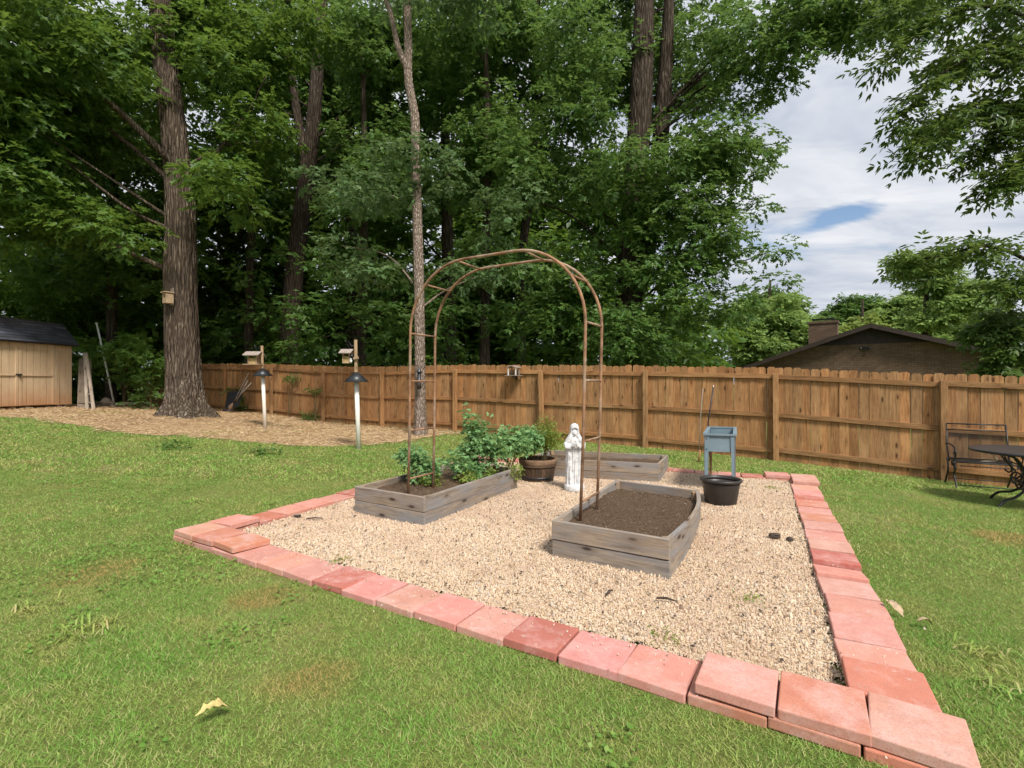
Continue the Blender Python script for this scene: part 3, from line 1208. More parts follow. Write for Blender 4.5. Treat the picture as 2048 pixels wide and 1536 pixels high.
part('latch', MB().box((1.37, .045, .93), (1.52, .06, .965), SM).box((1.42, .06, .90), (1.46, .075, .95), SM).tube([sp(1.44, .07, .93), sp(1.44, .075, .86)], .012, 8), 'bolt', shed)
for q in (.06, .28, 1.1, 1.45, 2.2, 2.6):
    part('foundation_block', MB().box((q, -.3, -.1), (q + .1, -.05, Z0), SM), 'stone', shed)
slope = Vector((0, -.43 - .13, ZR_ - ZE + .06))
roof = part('roof', MB().prism([(.13, ZE - .07), (.13, ZE - .02), (-SDEP / 2, ZR_ + .02), (-SDEP - .13, ZE - .02), (-SDEP - .13, ZE - .07), (-SDEP / 2, ZR_ - .05)], SWID + .14,
            frame(sp(SWID + .06, 0, 0), SM.to_3x3() @ Vector((0, 1, 0)), (0, 0, 1))), 'trim', shed)
NCO = 8
for r_ in range(NCO):
    t0, t1 = r_ / NCO, (r_ + 1) / NCO
    ya, yb = .15 + t0 * (-.43 - .15), .15 + t1 * (-.43 - .15)
    za, zb = ZE - .022 + t0 * (ZR_ + .042 - ZE), ZE - .022 + t1 * (ZR_ + .042 - ZE)
    xx = -.1 - (r_ % 2) * .15
    while xx < SWID + .08:
        x1 = min(xx + .30, SWID + .1)
        x0 = max(xx, -.1)
        if x1 - x0 > .03:
            m = MB().add([sp(x0 + .003, ya, za + .010), sp(x1 - .003, ya, za + .010), sp(x1 - .003, yb - .02, zb + .008), sp(x0 + .003, yb - .02, zb + .008),
                          sp(x0 + .003, ya, za), sp(x1 - .003, ya, za), sp(x1 - .003, yb - .02, zb - .002), sp(x0 + .003, yb - .02, zb - .002)],
                         [(0, 1, 2, 3), (7, 6, 5, 4), (4, 5, 1, 0), (5, 6, 2, 1), (7, 4, 0, 3)])
            part('shingle', m, 'shingle', roof, color=tone(.75, 1.25, .02) if random.random() > .06 else (1.7, 1.75, 1.85))
        xx += .30

# things leaning by the shed: old door-like panels, ladder, pole, rubble
lb = Vector((-11.95, 13.95, 0))
lad = thing('wooden_ladder', 'old grey wooden ladder leaning on the side of the tan shed', 'ladder', (lb.x, lb.y, G(lb.x, lb.y)))
ldir = Vector((.05, .75, 0)).normalized()
lt = Vector((-13.0, 14.85, 0))
for s in (0, 1):
    a = Vector((lb.x + (.27 if s else 0), lb.y - (.10 if s else 0), 0))
    a.z = G(a.x, a.y)
    b = Vector((-12.80 + (.06 if s else 0), 14.86 + (-.02 if s else 0), G(-12.9, 14.8) + 1.62))
    board('rail', a, b, .075, .04, 'old_wood', lad, (1, 0, .5), tone(1.2, 1.5, .02))
for q in range(6):
    t = .12 + q * .145
    a = Vector((lb.x, lb.y, G(lb.x, lb.y))).lerp(Vector((-12.80, 14.86, G(-12.9, 14.8) + 1.62)), t)
    b = Vector((lb.x + .27, lb.y - .1, G(lb.x, lb.y))).lerp(Vector((-12.74, 14.84, G(-12.9, 14.8) + 1.62)), t)
    board('rung', a, b, .035, .025, 'old_wood', lad, (0, 0, 1), tone(1, 1.3, .02))
pn = thing('old_plank', 'dark weathered plank propped between the ladder and the tan shed', 'plank', (-12.35, 14.3, G(-12.35, 14.3)))
a = Vector((-12.30, 14.25, G(-12.3, 14.25)))
b = Vector((-12.86, 14.95, G(-12.86, 14.95) + 1.45))
board('plank_face', a, b, .30, .02, 'old_wood', pn, (.6, .8, 0), (.75, .7, .65))
board('batten', a.lerp(b, .12) + Vector((.02, -.03, .01)) - Vector((.08, .1, 0)), a.lerp(b, .12) + Vector((.02, -.03, .01)) + Vector((.09, .12, 0)), .05, .02, 'old_wood', pn, b - a, (.8, .8, .75))
po = thing('leaning_pole', 'long pale pole leaning in the shrubs between shed and big oak', 'pole', (-13.1, 16.35, G(-13.1, 16.35)))
part('shaft', MB().tube([(-13.1, 16.35, G(-13.1, 16.35)), (-13.45, 16.45, 1.9), (-13.85, 16.55, G(-13.1, 16.35) + 2.75)], .028, 10), 'pvc', po, True)
part('end_cap', MB().tube([(-13.85, 16.55, G(-13.1, 16.35) + 2.75), (-13.87, 16.555, G(-13.1, 16.35) + 2.79)], .034, 10), 'pvc', po, True)


def lumpy(c, s, seed, sub=2):
    b = bmesh.new()
    bmesh.ops.create_icosphere(b, subdivisions=sub, radius=1)
    rs = random.Random(seed)
    ph = [rs.uniform(0, 6) for _ in range(6)]
    for v in b.verts:
        k = 1 + .16 * math.sin(3 * v.co.x + ph[0]) + .13 * math.sin(4 * v.co.y + ph[1]) + .12 * math.sin(3.5 * v.co.z + ph[2]) + .06 * math.sin(9 * v.co.x + 7 * v.co.y + ph[3])
        v.co = Vector((v.co.x * k * s[0] + c[0], v.co.y * k * s[1] + c[1], v.co.z * k * s[2] + c[2]))
    me = bpy.data.meshes.new('lump')
    b.to_mesh(me)
    b.free()
    return me


BRL = ['brown cut branch at the shed end of the brush pile', 'short brown branch across the front of the brush pile', 'longest brown branch in the middle of the brush pile', 'brown branch slanting over the front of the brush pile', 'small brown branch at the oak end of the brush pile', 'brown branch lying lowest beside the ladder foot']
sx, sy = -13.0, 15.9
tag(link('rubble_stone', lumpy((sx, sy, G(sx, sy) + .13), (.20, .16, .17), 3), 'stone'), 'blocky tan stone on the brush pile beside the shed', 'stone')
for i, (dx_, dy_, L_, an) in enumerate(((.1, -.1, 1.0, .2), (.4, -.35, .8, 2.8), (.7, -.2, 1.1, .5), (.55, -.5, .9, 2.4), (1.0, -.4, .7, .1), (.25, -.4, .9, 3.0))):
    bx_, by_ = sx + dx_, sy + dy_
    z = G(bx_, by_) + .05 + .035 * (i % 3)
    st = MB().tube([(bx_ - math.cos(an) * L_ / 2, by_ - math.sin(an) * L_ / 2, z), (bx_, by_, z + .04), (bx_ + math.cos(an) * L_ / 2, by_ + math.sin(an) * L_ / 2, z + .01)], [.03, .035, .022], 7)
    tag(link('fallen_branch', st.mesh('branch', True), 'bark_pale'), BRL[i], 'branch', 'cut branches in the brush pile')

# ------------------------------------------------------------------ neighbour's house
ho = Vector((15.92, 22.0, 0))
HM = frame(ho, (.79, -.613, 0), (0, 0, 1))
HK, HA, HW, HD = .343, 4.02, 6.0, 10.0


def hp(x, y, z):
    return HM @ Vector((x, y, z))


house = thing('brick_house', 'dark brown brick house with low gable roof behind the fence', 'house', tuple(ho))
BZ = 3.12


def gable_half(z):
    return (HA - .16 - z) / HK


hw = min(HW, gable_half(BZ))
ez = HA - .16 - HK * (HW - .3)
wall_poly = [(-HW + .3, -1.2), (HW - .3, -1.2), (HW - .3, ez), (gable_half(BZ), BZ), (-gable_half(BZ), BZ), (-HW + .3, ez)]
part('wall', MB().prism(wall_poly, HD - .6), 'brick', house, mw=HM)
part('header_course', MB().box((-gable_half(BZ) - .05, -.018, BZ - .10), (gable_half(BZ) + .05, .05, BZ + .02)), 'brick', house, mw=HM)
k = 0
z = BZ + .02
while z < HA - .3:
    h0, h1 = gable_half(z) - .02, gable_half(min(z + .14, HA - .2)) - .02
    m = MB().add([hp(-h0, .012, z), hp(h0, .012, z), hp(h1, .035, z + .14), hp(-h1, .035, z + .14), hp(-h0, .3, z), hp(h0, .3, z), hp(h1, .3, z + .14), hp(-h1, .3, z + .14)],
                 [(0, 1, 2, 3), (4, 0, 3, 7), (1, 5, 6, 2), (4, 5, 1, 0), (3, 2, 6, 7)])
    part('gable_siding_board', m, 'trim', house)
    z += .135
ov = .38
for s in (-1, 1):
    rf = MB().prism([(0, HA - .10), (s * (HW + .25), HA - .10 - HK * (HW + .25)), (s * (HW + .25), HA - HK * (HW + .25)), (0, HA)][::s], HD + 2 * ov,
                    HM @ Matrix.Translation((0, -ov, 0)))
    r_ = part('roof', rf, 'shingle_brown', house)
    fa_ = MB().prism([(0, HA - .20), (s * (HW + .27), HA - .20 - HK * (HW + .27)), (s * (HW + .27), HA - .012 - HK * (HW + .27)), (0, HA - .012)][::s], .035, HM @ Matrix.Translation((0, -ov - .037, 0)))
    part('fascia', fa_, 'trim', r_)
chx, chy = -2.05, 2.6
ch = part('chimney', MB().box((chx - .62, chy - .35, 2.5), (chx + .62, chy + .35, 4.50)).box((chx - .66, chy - .39, 4.42), (chx + .66, chy + .39, 4.54)), 'brick', house, mw=HM)
part('chimney_cap', MB().box((chx - .5, chy - .3, 4.64), (chx + .5, chy + .3, 4.68), HM).box((chx - .45, chy - .22, 4.54), (chx - .41, chy - .18, 4.64), HM).box((chx + .41, chy - .22, 4.54), (chx + .45, chy - .18, 4.64), HM), 'dark_metal', ch)
fl = part('flood_light', MB().box((-.28, -.06, 2.86), (-.12, 0, 3.0), HM), 'black_metal', house)
for s in (-1, 1):
    part('lamp_head', MB().tube([hp(-.2 + s * .08, -.06, 2.95), hp(-.2 + s * .14, -.12, 2.95), hp(-.2 + s * .18, -.19, 2.94)], [.02, .035, .05], 10), 'bolt' if s < 0 else 'black_metal', fl, True)


# ------------------------------------------------------------------ trees
def spline(pts, m=6):
    P = np.array(pts, float)
    Q = np.vstack([2 * P[0] - P[1], P, 2 * P[-1] - P[-2]])
    out = []
    for i in range(1, len(Q) - 2):
        for t in np.linspace(0, 1, m, endpoint=False):
            a, b, c_, d = Q[i - 1], Q[i], Q[i + 1], Q[i + 2]
            out.append(.5 * ((2 * b) + (-a + c_) * t + (2 * a - 5 * b + 4 * c_ - d) * t * t + (-a + 3 * b - 3 * c_ + d) * t ** 3))
    out.append(P[-1])
    return np.array(out)


def rough_tube(pts, n, amp, seed=0, freq=11):
    """trunk surface with furrowed ridges; pts rows are x, y, z, radius"""
    vs2, fs = [], []
    m = len(pts)
    th = np.arange(n) * 2 * math.pi / n
    for i, (x, y, z, r) in enumerate(pts):
        wob = .6 * np.sin(z * 1.3 + seed) + .35 * np.sin(z * 3.1 + 2 * seed)
        rid = np.abs(np.sin(freq * th + wob + .8 * np.sin(3 * th + z * 2.2))) ** .7
        rid = rid + .5 * np.sin(23 * th + 9 * z + np.sin(5 * z) * 2) * .35
        lump = .05 * np.sin(2 * th + .7 * z + seed) + .03 * np.sin(3 * th - z)
        lump = lump + .17 * max(0., 1 - (z - pts[0][2]) / .75) * np.sin(5 * th + 1.1 * np.sin(th + 1))
        rr = r * (1 + lump) + amp * (rid - .6)
        for a, q in zip(th, rr):
            vs2.append((x + q * math.cos(a), y + q * math.sin(a), z))
    for i in range(m - 1):
        for j in range(n):
            k_ = (j + 1) % n
            fs.append((i * n + j, i * n + k_, (i + 1) * n + k_, (i + 1) * n + j))
    return vs2, fs


def tree(name, label, base, trunk, bark, ells, leafmat, leaf, tmpl, spacing, rlo, rhi, per, limbs=(), nlimb=14, extra=None, group=None, amp=0., nseg=14, keep=1., k=7, twig=.4, droop=.25, flat=.55, shell=.5):
    t = thing(name, label, 'tree', base, group)
    T4 = spline(trunk, 10 if amp else 5)
    mb = MB()
    if amp:
        v, f = rough_tube(T4, nseg, amp, base[0])
        mb.add(v, f)
    else:
        mb.tube(T4[:, :3], list(T4[:, 3]), nseg)
    for lm in limbs:
        L4 = spline(lm, 5)
        mb.tube(L4[:, :3], list(L4[:, 3]), 8)
    blobs = fill(ells, spacing, rlo, rhi, keep) if len(ells) else np.zeros((0, 4))
    if extra is not None:
        blobs = np.vstack([blobs, np.array(extra, float)])
    sel = rng.choice(len(blobs), min(nlimb, len(blobs)), replace=False)
    for i in sel:
        b = blobs[i]
        hd = np.hypot(b[0] - base[0], b[1] - base[1])
        zt = np.clip(b[2] - .45 * hd - .3, T4[2, 2] + 1.2, T4[-1, 2])
        j = int(np.argmin(np.abs(T4[:, 2] - zt)))
        s = T4[j]
        r0 = min(.05, s[3] * .25)
        mid = (s[:3] + b[:3]) / 2 + np.array((0, 0, .12 * hd)) + rng.normal(size=3) * .15
        L4 = spline([(*s[:3], r0), (*mid, r0 * .6), (*b[:3], .012)], 5)
        mb.tube(L4[:, :3], list(L4[:, 3]), 6)
    part('trunk', mb, bark, t, True)
    if len(blobs):
        O, A, N, S = clump_leaves(blobs, per, leaf, k, twig, droop, flat, shell)
        cr = leaves('crown', O, A, N, S, tmpl, leafmat, t)
        cr['kind'] = 'stuff'
    return t


# 1 the big oak in the straw
ob = (-9.04, 13.76, G(-9.04, 13.76))
bz = ob[2]
tree('oak_tree', 'massive oak with deeply furrowed trunk and flared base beside the shed', ob,
     [(-9.04, 13.76, bz - .1, .84), (-9.04, 13.76, bz + .10, .70), (-9.06, 13.76, bz + .35, .54), (-9.10, 13.77, bz + .85, .45), (-9.16, 13.8, bz + 1.8, .40), (-9.25, 13.85, 4.2, .37), (-9.32, 13.9, 6.5, .34), (-9.55, 14.0, 8.6, .31), (-9.9, 14.1, 11.0, .28), (-10.2, 14.2, 14., .18)],
     'bark_oak',
     [(-12.3, 13.0, 9.6, 3.3, 2.4, 2.6), (-7.75, 14.4, 9.8, 1.0, 1.4, 2.6), (-12.6, 12.4, 6.0, 2.7, 1.9, 1.1), (-9.8, 15.4, 12.0, 3.2, 1.2, 1.8), (-10.5, 15.2, 13.6, 3.2, 1.0, 1.0), (-7.4, 15.6, 12.8, 1.4, 1.0, 1.3), (-7.6, 13.0, 6.2, 1.3, 1.0, 1.0), (-10.4, 12.6, 5.2, 1.0, .8, .6), (-13.8, 12.6, 8.0, 1.6, 1.4, 1.6)],
     'leaf_oak', .21, T_OAK, 1.12, .55, .95, 74, amp=.05, nseg=84,
     limbs=[[(-9.3, 13.8, 4.4, .08), (-10.3, 13.4, 4.9, .06), (-11.8, 12.9, 5.6, .035), (-13.4, 12.4, 6.3, .02)],
            [(-9.3, 13.8, 5.6, .06), (-10.2, 13.3, 6.0, .045), (-11.6, 12.6, 7.2, .025), (-13.6, 12.5, 8.4, .02)],
            [(-9.4, 13.9, 6.9, .08), (-10.6, 13.6, 8.0, .06), (-12.2, 13.2, 9.2, .035), (-13.5, 13, 10.2, .015)],
            [(-9.4, 13.9, 6.6, .07), (-8.6, 14.2, 7.8, .055), (-7.8, 14.5, 9.2, .035), (-7.2, 14.6, 10.5, .015)],
            [(-9.3, 13.8, 7.4, .11), (-10.8, 12.7, 9.0, .07), (-12.4, 11.7, 10.2, .03)]], nlimb=3)
# 2 dark leaning forked tree behind the fence
tree('forked_tree', 'dark leaning tree with forked trunk behind the fence near the bird feeders', (-9.15, 20.2, .3),
     [(-9.15, 20.2, 0, .50), (-9.15, 20.2, .6, .43), (-9.1, 20.2, 3, .38), (-8.8, 20.2, 6.5, .35), (-8.3, 20.2, 10.2, .31), (-8.05, 20.2, 12.5, .27), (-7.75, 20.2, 16.5, .2), (-7.6, 20.2, 19, .1)],
     'bark_dark', [(-8.6, 22.2, 14, 3.0, 1.4, 3.0), (-8.8, 22.6, 18.0, 3.6, 1.2, 1.8), (-5.4, 21, 11.5, 2.2, 1.6, 2.2), (-11.2, 20.6, 9.6, 1.8, 1.4, 1.8), (-5.9, 19.9, 7.2, 1.6, 1.2, 1.3), (-4.4, 19.5, 14.0, 2.2, 1.8, 2.2), (-11.8, 20.5, 13.5, 2.0, 1.6, 2.2)], 'leaf_mid', .24, T_LOBE, 1.25, .6, 1.1, 58,
     limbs=[[(-8.3, 20.2, 10.0, .22), (-8.7, 20.2, 12, .18), (-9.1, 20.2, 14.5, .13), (-9.9, 20.1, 17.5, .05)]], nlimb=14)
# 3 slender pale tree in front of the fence
tb = (-2.23, 12.0, G(-2.23, 12.0))
tree('slender_tree', 'slender pale-barked tree standing in front of the fence behind the arch', tb,
     [(-2.22, 12.0, tb[2] - .1, .21), (-2.22, 12.0, .35, .155), (-2.22, 12.0, 1.2, .132), (-2.24, 12.0, 3.4, .115), (-2.30, 12.0, 5.6, .108), (-2.33, 12.0, 7.3, .105), (-2.36, 12.0, 7.9, .105), (-2.50, 12.0, 8.7, .10), (-2.51, 12.0, 9.6, .098), (-2.52, 12.0, 10.7, .09), (-2.4, 12.1, 13, .07)],
     'bark_pale', [(-2.8, 11.8, 5.5, 1.5, .7, .65), (-.9, 12.5, 5.9, 1.5, 1.0, .9), (-3.8, 12.6, 4.5, 1.1, .8, .6), (-2.0, 12.6, 11.2, 2.2, 1.6, 1.0), (-2.3, 11.7, 6.9, .7, .4, .6), (-4.6, 13.2, 6.4, 1.2, .9, .9), (-.9, 12.8, 4.4, 1.1, .8, .6)], 'leaf_blue', .16, T_OAK, 1.0, .4, .7, 88,
     limbs=[[(-2.50, 12.0, 8.9, .08), (-2.75, 11.95, 9.5, .07), (-2.9, 11.9, 10.2, .06), (-3.25, 11.9, 11.2, .04)]], amp=.012, nseg=36, nlimb=3, k=7, twig=.3)
# 4 thin tree seen through the arch
tree('thin_tree', 'thin straight tree behind the fence seen through the arch', (.3, 18.0, .2),
     [(.3, 18, 0, .22), (.32, 18, 3, .18), (.36, 18, 6, .16), (.75, 18, 9, .15), (.86, 18, 12, .13), (.95, 18, 15.5, .08)], 'bark_dark',
     [(.6, 18, 12.3, 2.6, 1.9, 2.6), (-.6, 17.6, 8.6, 1.8, 1.4, 1.2), (2.6, 17.8, 9.2, 1.6, 1.3, 1.3), (-2.2, 17.8, 11.8, 1.8, 1.4, 1.8), (.6, 18.3, 15.2, 3.2, 1.4, 1.3)], 'leaf_mid', .2, T_LOBE, 1.2, .55, .95, 60, nlimb=10,
     limbs=[[(.75, 18, 9.3, .09), (1.3, 18, 10.6, .06), (1.9, 18, 12.2, .03)], [(.72, 18, 9.0, .08), (.3, 18, 10.5, .06), (0, 18, 12, .03)]])
# 5 the large twin-trunked oak left of the house
tree('twin_oak_tree', 'big leafy twin-trunked oak behind the fence with branches hanging down to it', (3.5, 15.0, .1),
     [(3.45, 15, -.1, .5), (3.45, 15, .8, .42), (3.5, 15, 3.5, .38), (3.7, 15, 7, .36), (3.9, 15, 10, .34), (4.0, 15, 13, .28), (4.1, 15, 16, .15)], 'bark_dark',
     [(3.3, 13.7, 3.5, 2.2, 1.3, 1.7), (5.2, 13.9, 5.3, 2.1, 1.4, 1.6), (3.9, 13.6, 6.9, 2.2, 1.4, 1.5), (5.6, 14.2, 8.0, 1.7, 1.3, 1.4), (1.1, 14.2, 4.6, 1.6, 1.2, 1.6), (1.2, 14.6, 7.9, 1.8, 1.4, 1.9), (4.4, 16.4, 11.6, 3.2, 1.2, 1.8), (4.0, 16.8, 14.2, 3.6, 1.2, 1.4), (6.2, 14.6, 11.6, 1.4, 1.2, 1.2), (9.0, 13.2, 11.9, 2.6, 1.0, .8), (9.4, 13.2, 10.7, 1.9, .8, .7), (7.4, 13.4, 10.2, 1.1, .8, .6), (8.0, 13.6, 11.0, 2.4, 1.4, .85), (10.2, 12.9, 11.0, 1.6, 1.2, .55), (5.9, 13.8, 3.0, 1.1, .9, .9), (2.4, 13.9, 9.0, 1.1, .9, .9), (1.9, 14.4, 10.9, 1.4, 1.1, 1.3), (6.4, 13.6, 9.9, 1.4, 1.0, .9)],
     'leaf_mid', .175, T_OAK, .98, .45, .85, 92,
     limbs=[[(3.5, 15, 3.2, .3), (4.2, 15.05, 6, .27), (4.6, 15.05, 10, .24), (4.8, 15, 14, .12)], [(4.4, 15, 9.6, .07), (5.8, 14.6, 10.6, .05), (8, 14, 11.4, .035), (10.5, 13, 11.5, .015)],
            [(3.7, 14.9, 6.2, .1), (4.6, 14.4, 7.4, .07), (6.0, 14.1, 8.2, .03)]], nlimb=24, k=7, twig=.34,
     extra=[(7.3, 14.0, 5.1, .45), (7.75, 13.9, 5.2, .3), (7.2, 13.9, 4.3, .35), (7.6, 13.8, 4.3, .3), (6.9, 14, 6.4, .5), (6.7, 14, 7.4, .5), (6.9, 14.0, 9.6, .55), (7.6, 13.9, 9.9, .5)])
# 6 further trunks in the wood
tree('woodland_tree', 'dark slim woodland trunk just right of the pale slender tree', (-2.55, 20.0, .2),
     [(-2.5, 20, 0, .34), (-2.5, 20, 3, .28), (-2.6, 20, 7, .24), (-2.7, 20, 12, .18), (-2.7, 20, 17, .08)], 'bark_dark',
     [(-2.6, 20, 13.5, 2.8, 2, 3), (-3.6, 19.5, 8, 2, 1.5, 1.6)], 'leaf_mid', .26, T_DIA, 1.4, .6, 1.1, 60, nlimb=8, group=None)
tree('woodland_tree', 'slim grey woodland trunk between the forked tree and the slender tree', (-7.1, 22.0, .2),
     [(-7.0, 22, 0, .3), (-7.05, 22, 4, .26), (-7.15, 22, 9, .24), (-7.2, 22, 14, .18), (-7.2, 22, 19, .08)], 'bark_dark',
     [(-7.2, 22.5, 15, 2.6, 2, 3), (-6.2, 22, 6.5, 2, 1.5, 1.6)], 'leaf_mid', .28, T_DIA, 1.5, .6, 1.1, 60, nlimb=8)
for lab, b0, ee in (('leafy woodland tree filling the gap between the big oak and the forked tree', (-9.9, 18.7, .4), [(-9.1, 17.0, 9.2, .9, 1.0, 3.4), (-10.0, 17.4, 13.2, 1.8, 1.2, 1.6), (-8.9, 17.6, 5.0, .9, .7, 1.3), (-10.9, 18.9, 4.0, 1.1, .6, 1.5)]),
                    ('leafy woodland tree left of the slender pale trunk', (-5.3, 17.5, .2), [(-5.0, 17.3, 9.0, 1.5, 1.3, 3.2), (-4.8, 17.3, 13.4, 1.9, 1.6, 1.8), (-4.6, 16.6, 5.0, 1.6, 1.0, 1.3), (-6.7, 17.4, 4.6, 1.1, .7, 1.7), (-4.0, 15.6, 3.3, 1.2, .6, 1.0), (-6.6, 17.0, 2.9, 1.0, .5, .9)]),
                    ('leafy woodland tree between the slender pale trunk and the thin tree', (-.9, 16.4, .2), [(-.6, 16.3, 9.3, 1.6, 1.3, 2.8), (-1.0, 16.5, 13.2, 2.4, 1.5, 1.6), (-.8, 15.8, 5.6, 1.7, 1.0, 1.3), (-.6, 14.7, 3.3, 1.2, .6, 1.1), (-2.0, 15.4, 3.2, .9, .5, 1.0)]),
                    ('leafy woodland tree behind the left side of the big oak', (-14.2, 17.6, .5), [(-13.6, 17.2, 9.6, 2.6, 1.6, 4.0), (-14.6, 16.8, 5.4, 2.2, 1.2, 1.4), (-11.6, 17.0, 6.2, 1.2, 1.0, 2.2)])):
    tree('woodland_tree', lab, b0, [(*b0, .2), (b0[0], b0[1], 4, .16), (b0[0] + .1, b0[1], 9, .12), (b0[0], b0[1], 14, .05)], 'bark_dark', ee, 'leaf_mid', .20, T_LOBE, 1.05, .5, .9, 66, nlimb=6, twig=.4)
# wood beyond: a wall of foliage that reads as one mass
we = [(-24, 21, 6, 5, 3, 6), (-20.5, 15.5, 4.5, 2.6, 2.2, 4.5), (-24, 9.5, 4.5, 3, 3, 4.5), (-17, 22, 4, 4.5, 2.5, 4), (-13.5, 23, 9, 4, 2.5, 4.5), (-16.5, 18.5, 9, 3, 2, 4), (-11, 25, 5, 4.5, 2.5, 4.5), (-5, 26, 4.8, 4.5, 2.5, 4.4), (1, 25, 4.6, 4.5, 2.5, 4.2), (6.5, 22.5, 3.8, 2.6, 2, 3.4),
      (-10, 28, 12, 5, 3, 4.5), (-1, 29, 11.5, 5, 3, 4.5), (4.5, 27, 10, 3, 2.5, 4), (-21, 26, 4.5, 5, 2, 4.5), (-15, 28, 4.5, 5, 2, 4.5), (-8, 30, 4.5, 5, 2, 4.5), (-2, 30, 4.5, 5, 2, 4.5), (4, 29, 4.5, 5, 2, 4.5), (8.5, 27, 3.6, 3, 2, 3.4)]
O, A, N, S = clump_leaves(fill(we, 1.75, .8, 1.5), 30, .46, 5, .6, .25, .6, .4)
tag(leaves('woodland_foliage', O, A, N, S, T_DIA, 'leaf_dark'), 'dark woodland foliage massed behind the fence', 'woodland', None, 'stuff')
ue = [(-19, 17.5, 2.6, 3, 1.6, 2.2), (-17.2, 18.3, 4.6, 2.4, 1.6, 1.6), (-11.8, 21, 2.6, 2.4, 1.2, 1.9), (-8.2, 19.0, 2.0, 2.2, 1.0, 1.5), (-5.0, 17.6, 2.0, 2.0, 1.0, 1.5), (-2.2, 16.4, 1.9, 1.8, 1.0, 1.5), (.4, 15.6, 1.9, 1.7, .9, 1.5), (3.0, 14.6, 1.6, 1.7, .8, 1.2), (5.2, 14.6, 1.5, 1.5, .9, 1.2)]
O, A, N, S = clump_leaves(fill(ue, .95, .45, .8), 66, .19, 6, .35, .2, .7, .45)
tag(leaves('undergrowth', O, A, N, S, T_OVAL, 'leaf_dark'), 'dense shrubby undergrowth right behind the fence', 'undergrowth', None, 'stuff')


def shrub(name, label, base, ells, mat, leaf, tmpl, spacing, rlo, rhi, per, stems=5, cat='shrub', group=None, k=6, twig=.3, flat=.7, droop=.1, shell=.4, sr=.012):
    t = thing(name, label, cat, base, group)
    blobs = fill(ells, spacing, rlo, rhi)
    mb = MB()
    for i in rng.choice(len(blobs), min(stems, len(blobs)), replace=False):
        b = blobs[i]
        s = np.array(base) + rng.normal(size=3) * np.array((.03, .03, 0))
        mid = (s + b[:3]) / 2 + np.array((0, 0, .1 * (b[2] - base[2])))
        L4 = spline([(*s, sr), (*mid, sr * .7), (*b[:3], sr * .3)], 4)
        mb.tube(L4[:, :3], list(L4[:, 3]), 6)
    part('stem', mb, 'stem', t, True)
    O, A, N, S = clump_leaves(blobs, per, leaf, k, twig, droop, flat, shell)
    f = leaves('foliage', O, A, N, S, tmpl, mat, t)
    f['kind'] = 'stuff'
    return t


shrub('leafy_shrub', 'leafy green shrub between the shed and the big oak', (-13.6, 17.4, G(-13.6, 17.4)), [(-14.2, 16.9, 2.2, 1.2, .8, .65), (-12.6, 16.6, 2.35, 1.2, .7, .55), (-12.9, 17.2, 1.9, 1.6, .7, .7)], 'leaf_weed', .17, T_OAK, .62, .32, .5, 125, 9, k=6, twig=.25, sr=.03)
shrub('sapling', 'small leafy sapling against the left side of the big oak', (-10.8, 14.9, G(-10.8, 14.9)), [(-10.7, 14.8, 1.25, .45, .3, .35), (-11.2, 15.1, .9, .5, .3, .25)], 'leaf_mid', .14, T_OAK, .4, .2, .3, 150, 4, k=6, twig=.2)
for (lx_, ly_, lz_, rr, lab) in ((-9.6, 17.35, .3, .38, 'low dark shrub at the fence foot right behind the big oak'), (-6.35, 15.35, .12, .36, 'low green weed clump at the fence foot between the bird feeders'),
                                 (-6.0, 15.2, .95, .16, 'sprig of ivy climbing the fence post between the bird feeders'), (-7.15, 15.98, 1.25, .17, 'sprig of vine poking through the upper fence between the bird feeders'), (-10.0, 17.55, .8, .26, 'dark vine on the fence post beside the big oak')):
    b0 = (lx_, ly_, G(lx_, ly_))
    shrub('weed_clump' if lz_ < .5 else 'vine_sprig', lab, b0, [(lx_, ly_ - .05, b0[2] + lz_, rr, rr * .45, rr * .7)], 'leaf_mid', .10, T_OVAL, .22, .12, .18, 420, 3, 'plant' if lz_ < .5 else 'vine', k=6, twig=.12)

# far trees behind the house
FT = [('far_tree', 'pale green rounded tree behind the fence left of the brick house', (17.5, 34, 0), [(17.6, 34, 4.6, 3.4, 2.5, 3.0), (20.4, 35, 3.6, 2.4, 2, 2.6)], 'leaf_far'),
      ('far_tree', 'taller green tree rising behind the pale rounded tree left of the chimney', (21.8, 42, 0), [(21.5, 42, 6.8, 3.0, 2.5, 2.6), (24.4, 42, 4.8, 2.0, 2.0, 2.4)], 'leaf_mid'),
      ('far_tree', 'lime green tree just right of the brick chimney', (29.5, 42, 0), [(29.4, 42, 4.9, 2.6, 2, 2.0)], 'leaf_lime'),
      ('far_tree', 'dark green round-topped tree far behind the roof ridge', (33, 50, 0), [(34.6, 50, 7.6, 3.4, 2.5, 2.6)], 'leaf_mid'),
      ('far_tree', 'broad light green tree behind the right half of the brick house', (38, 47, 0), [(37.6, 47, 6.2, 4.2, 2.5, 4.0), (42, 46, 6.2, 3.6, 2.5, 4.0)], 'leaf_far'),
      ('far_tree', 'tall airy tree standing above the right end of the house roof', (26.6, 32, 0), [(26.6, 32, 8.6, 2.2, 1.6, 1.5), (29, 32, 7.0, 2.2, 1.6, 1.6), (26.8, 31.2, 5.6, 1.7, .9, 1.7)], 'leaf_far')]
for (nm, lab, b0, ee, mt) in FT:
    tree(nm, lab, b0, [(*b0, .3), (b0[0], b0[1], 3, .22), (b0[0] + .1, b0[1], 6, .16), (b0[0] + .2, b0[1], 8.5, .07)], 'bark_dark', ee, mt, .28 if b0[1] < 36 else .40, T_DIA, 1.0, .55, .95, 110 if b0[1] < 36 else 78, nlimb=6, k=6, twig=.45, group='trees beyond the neighbouring house')

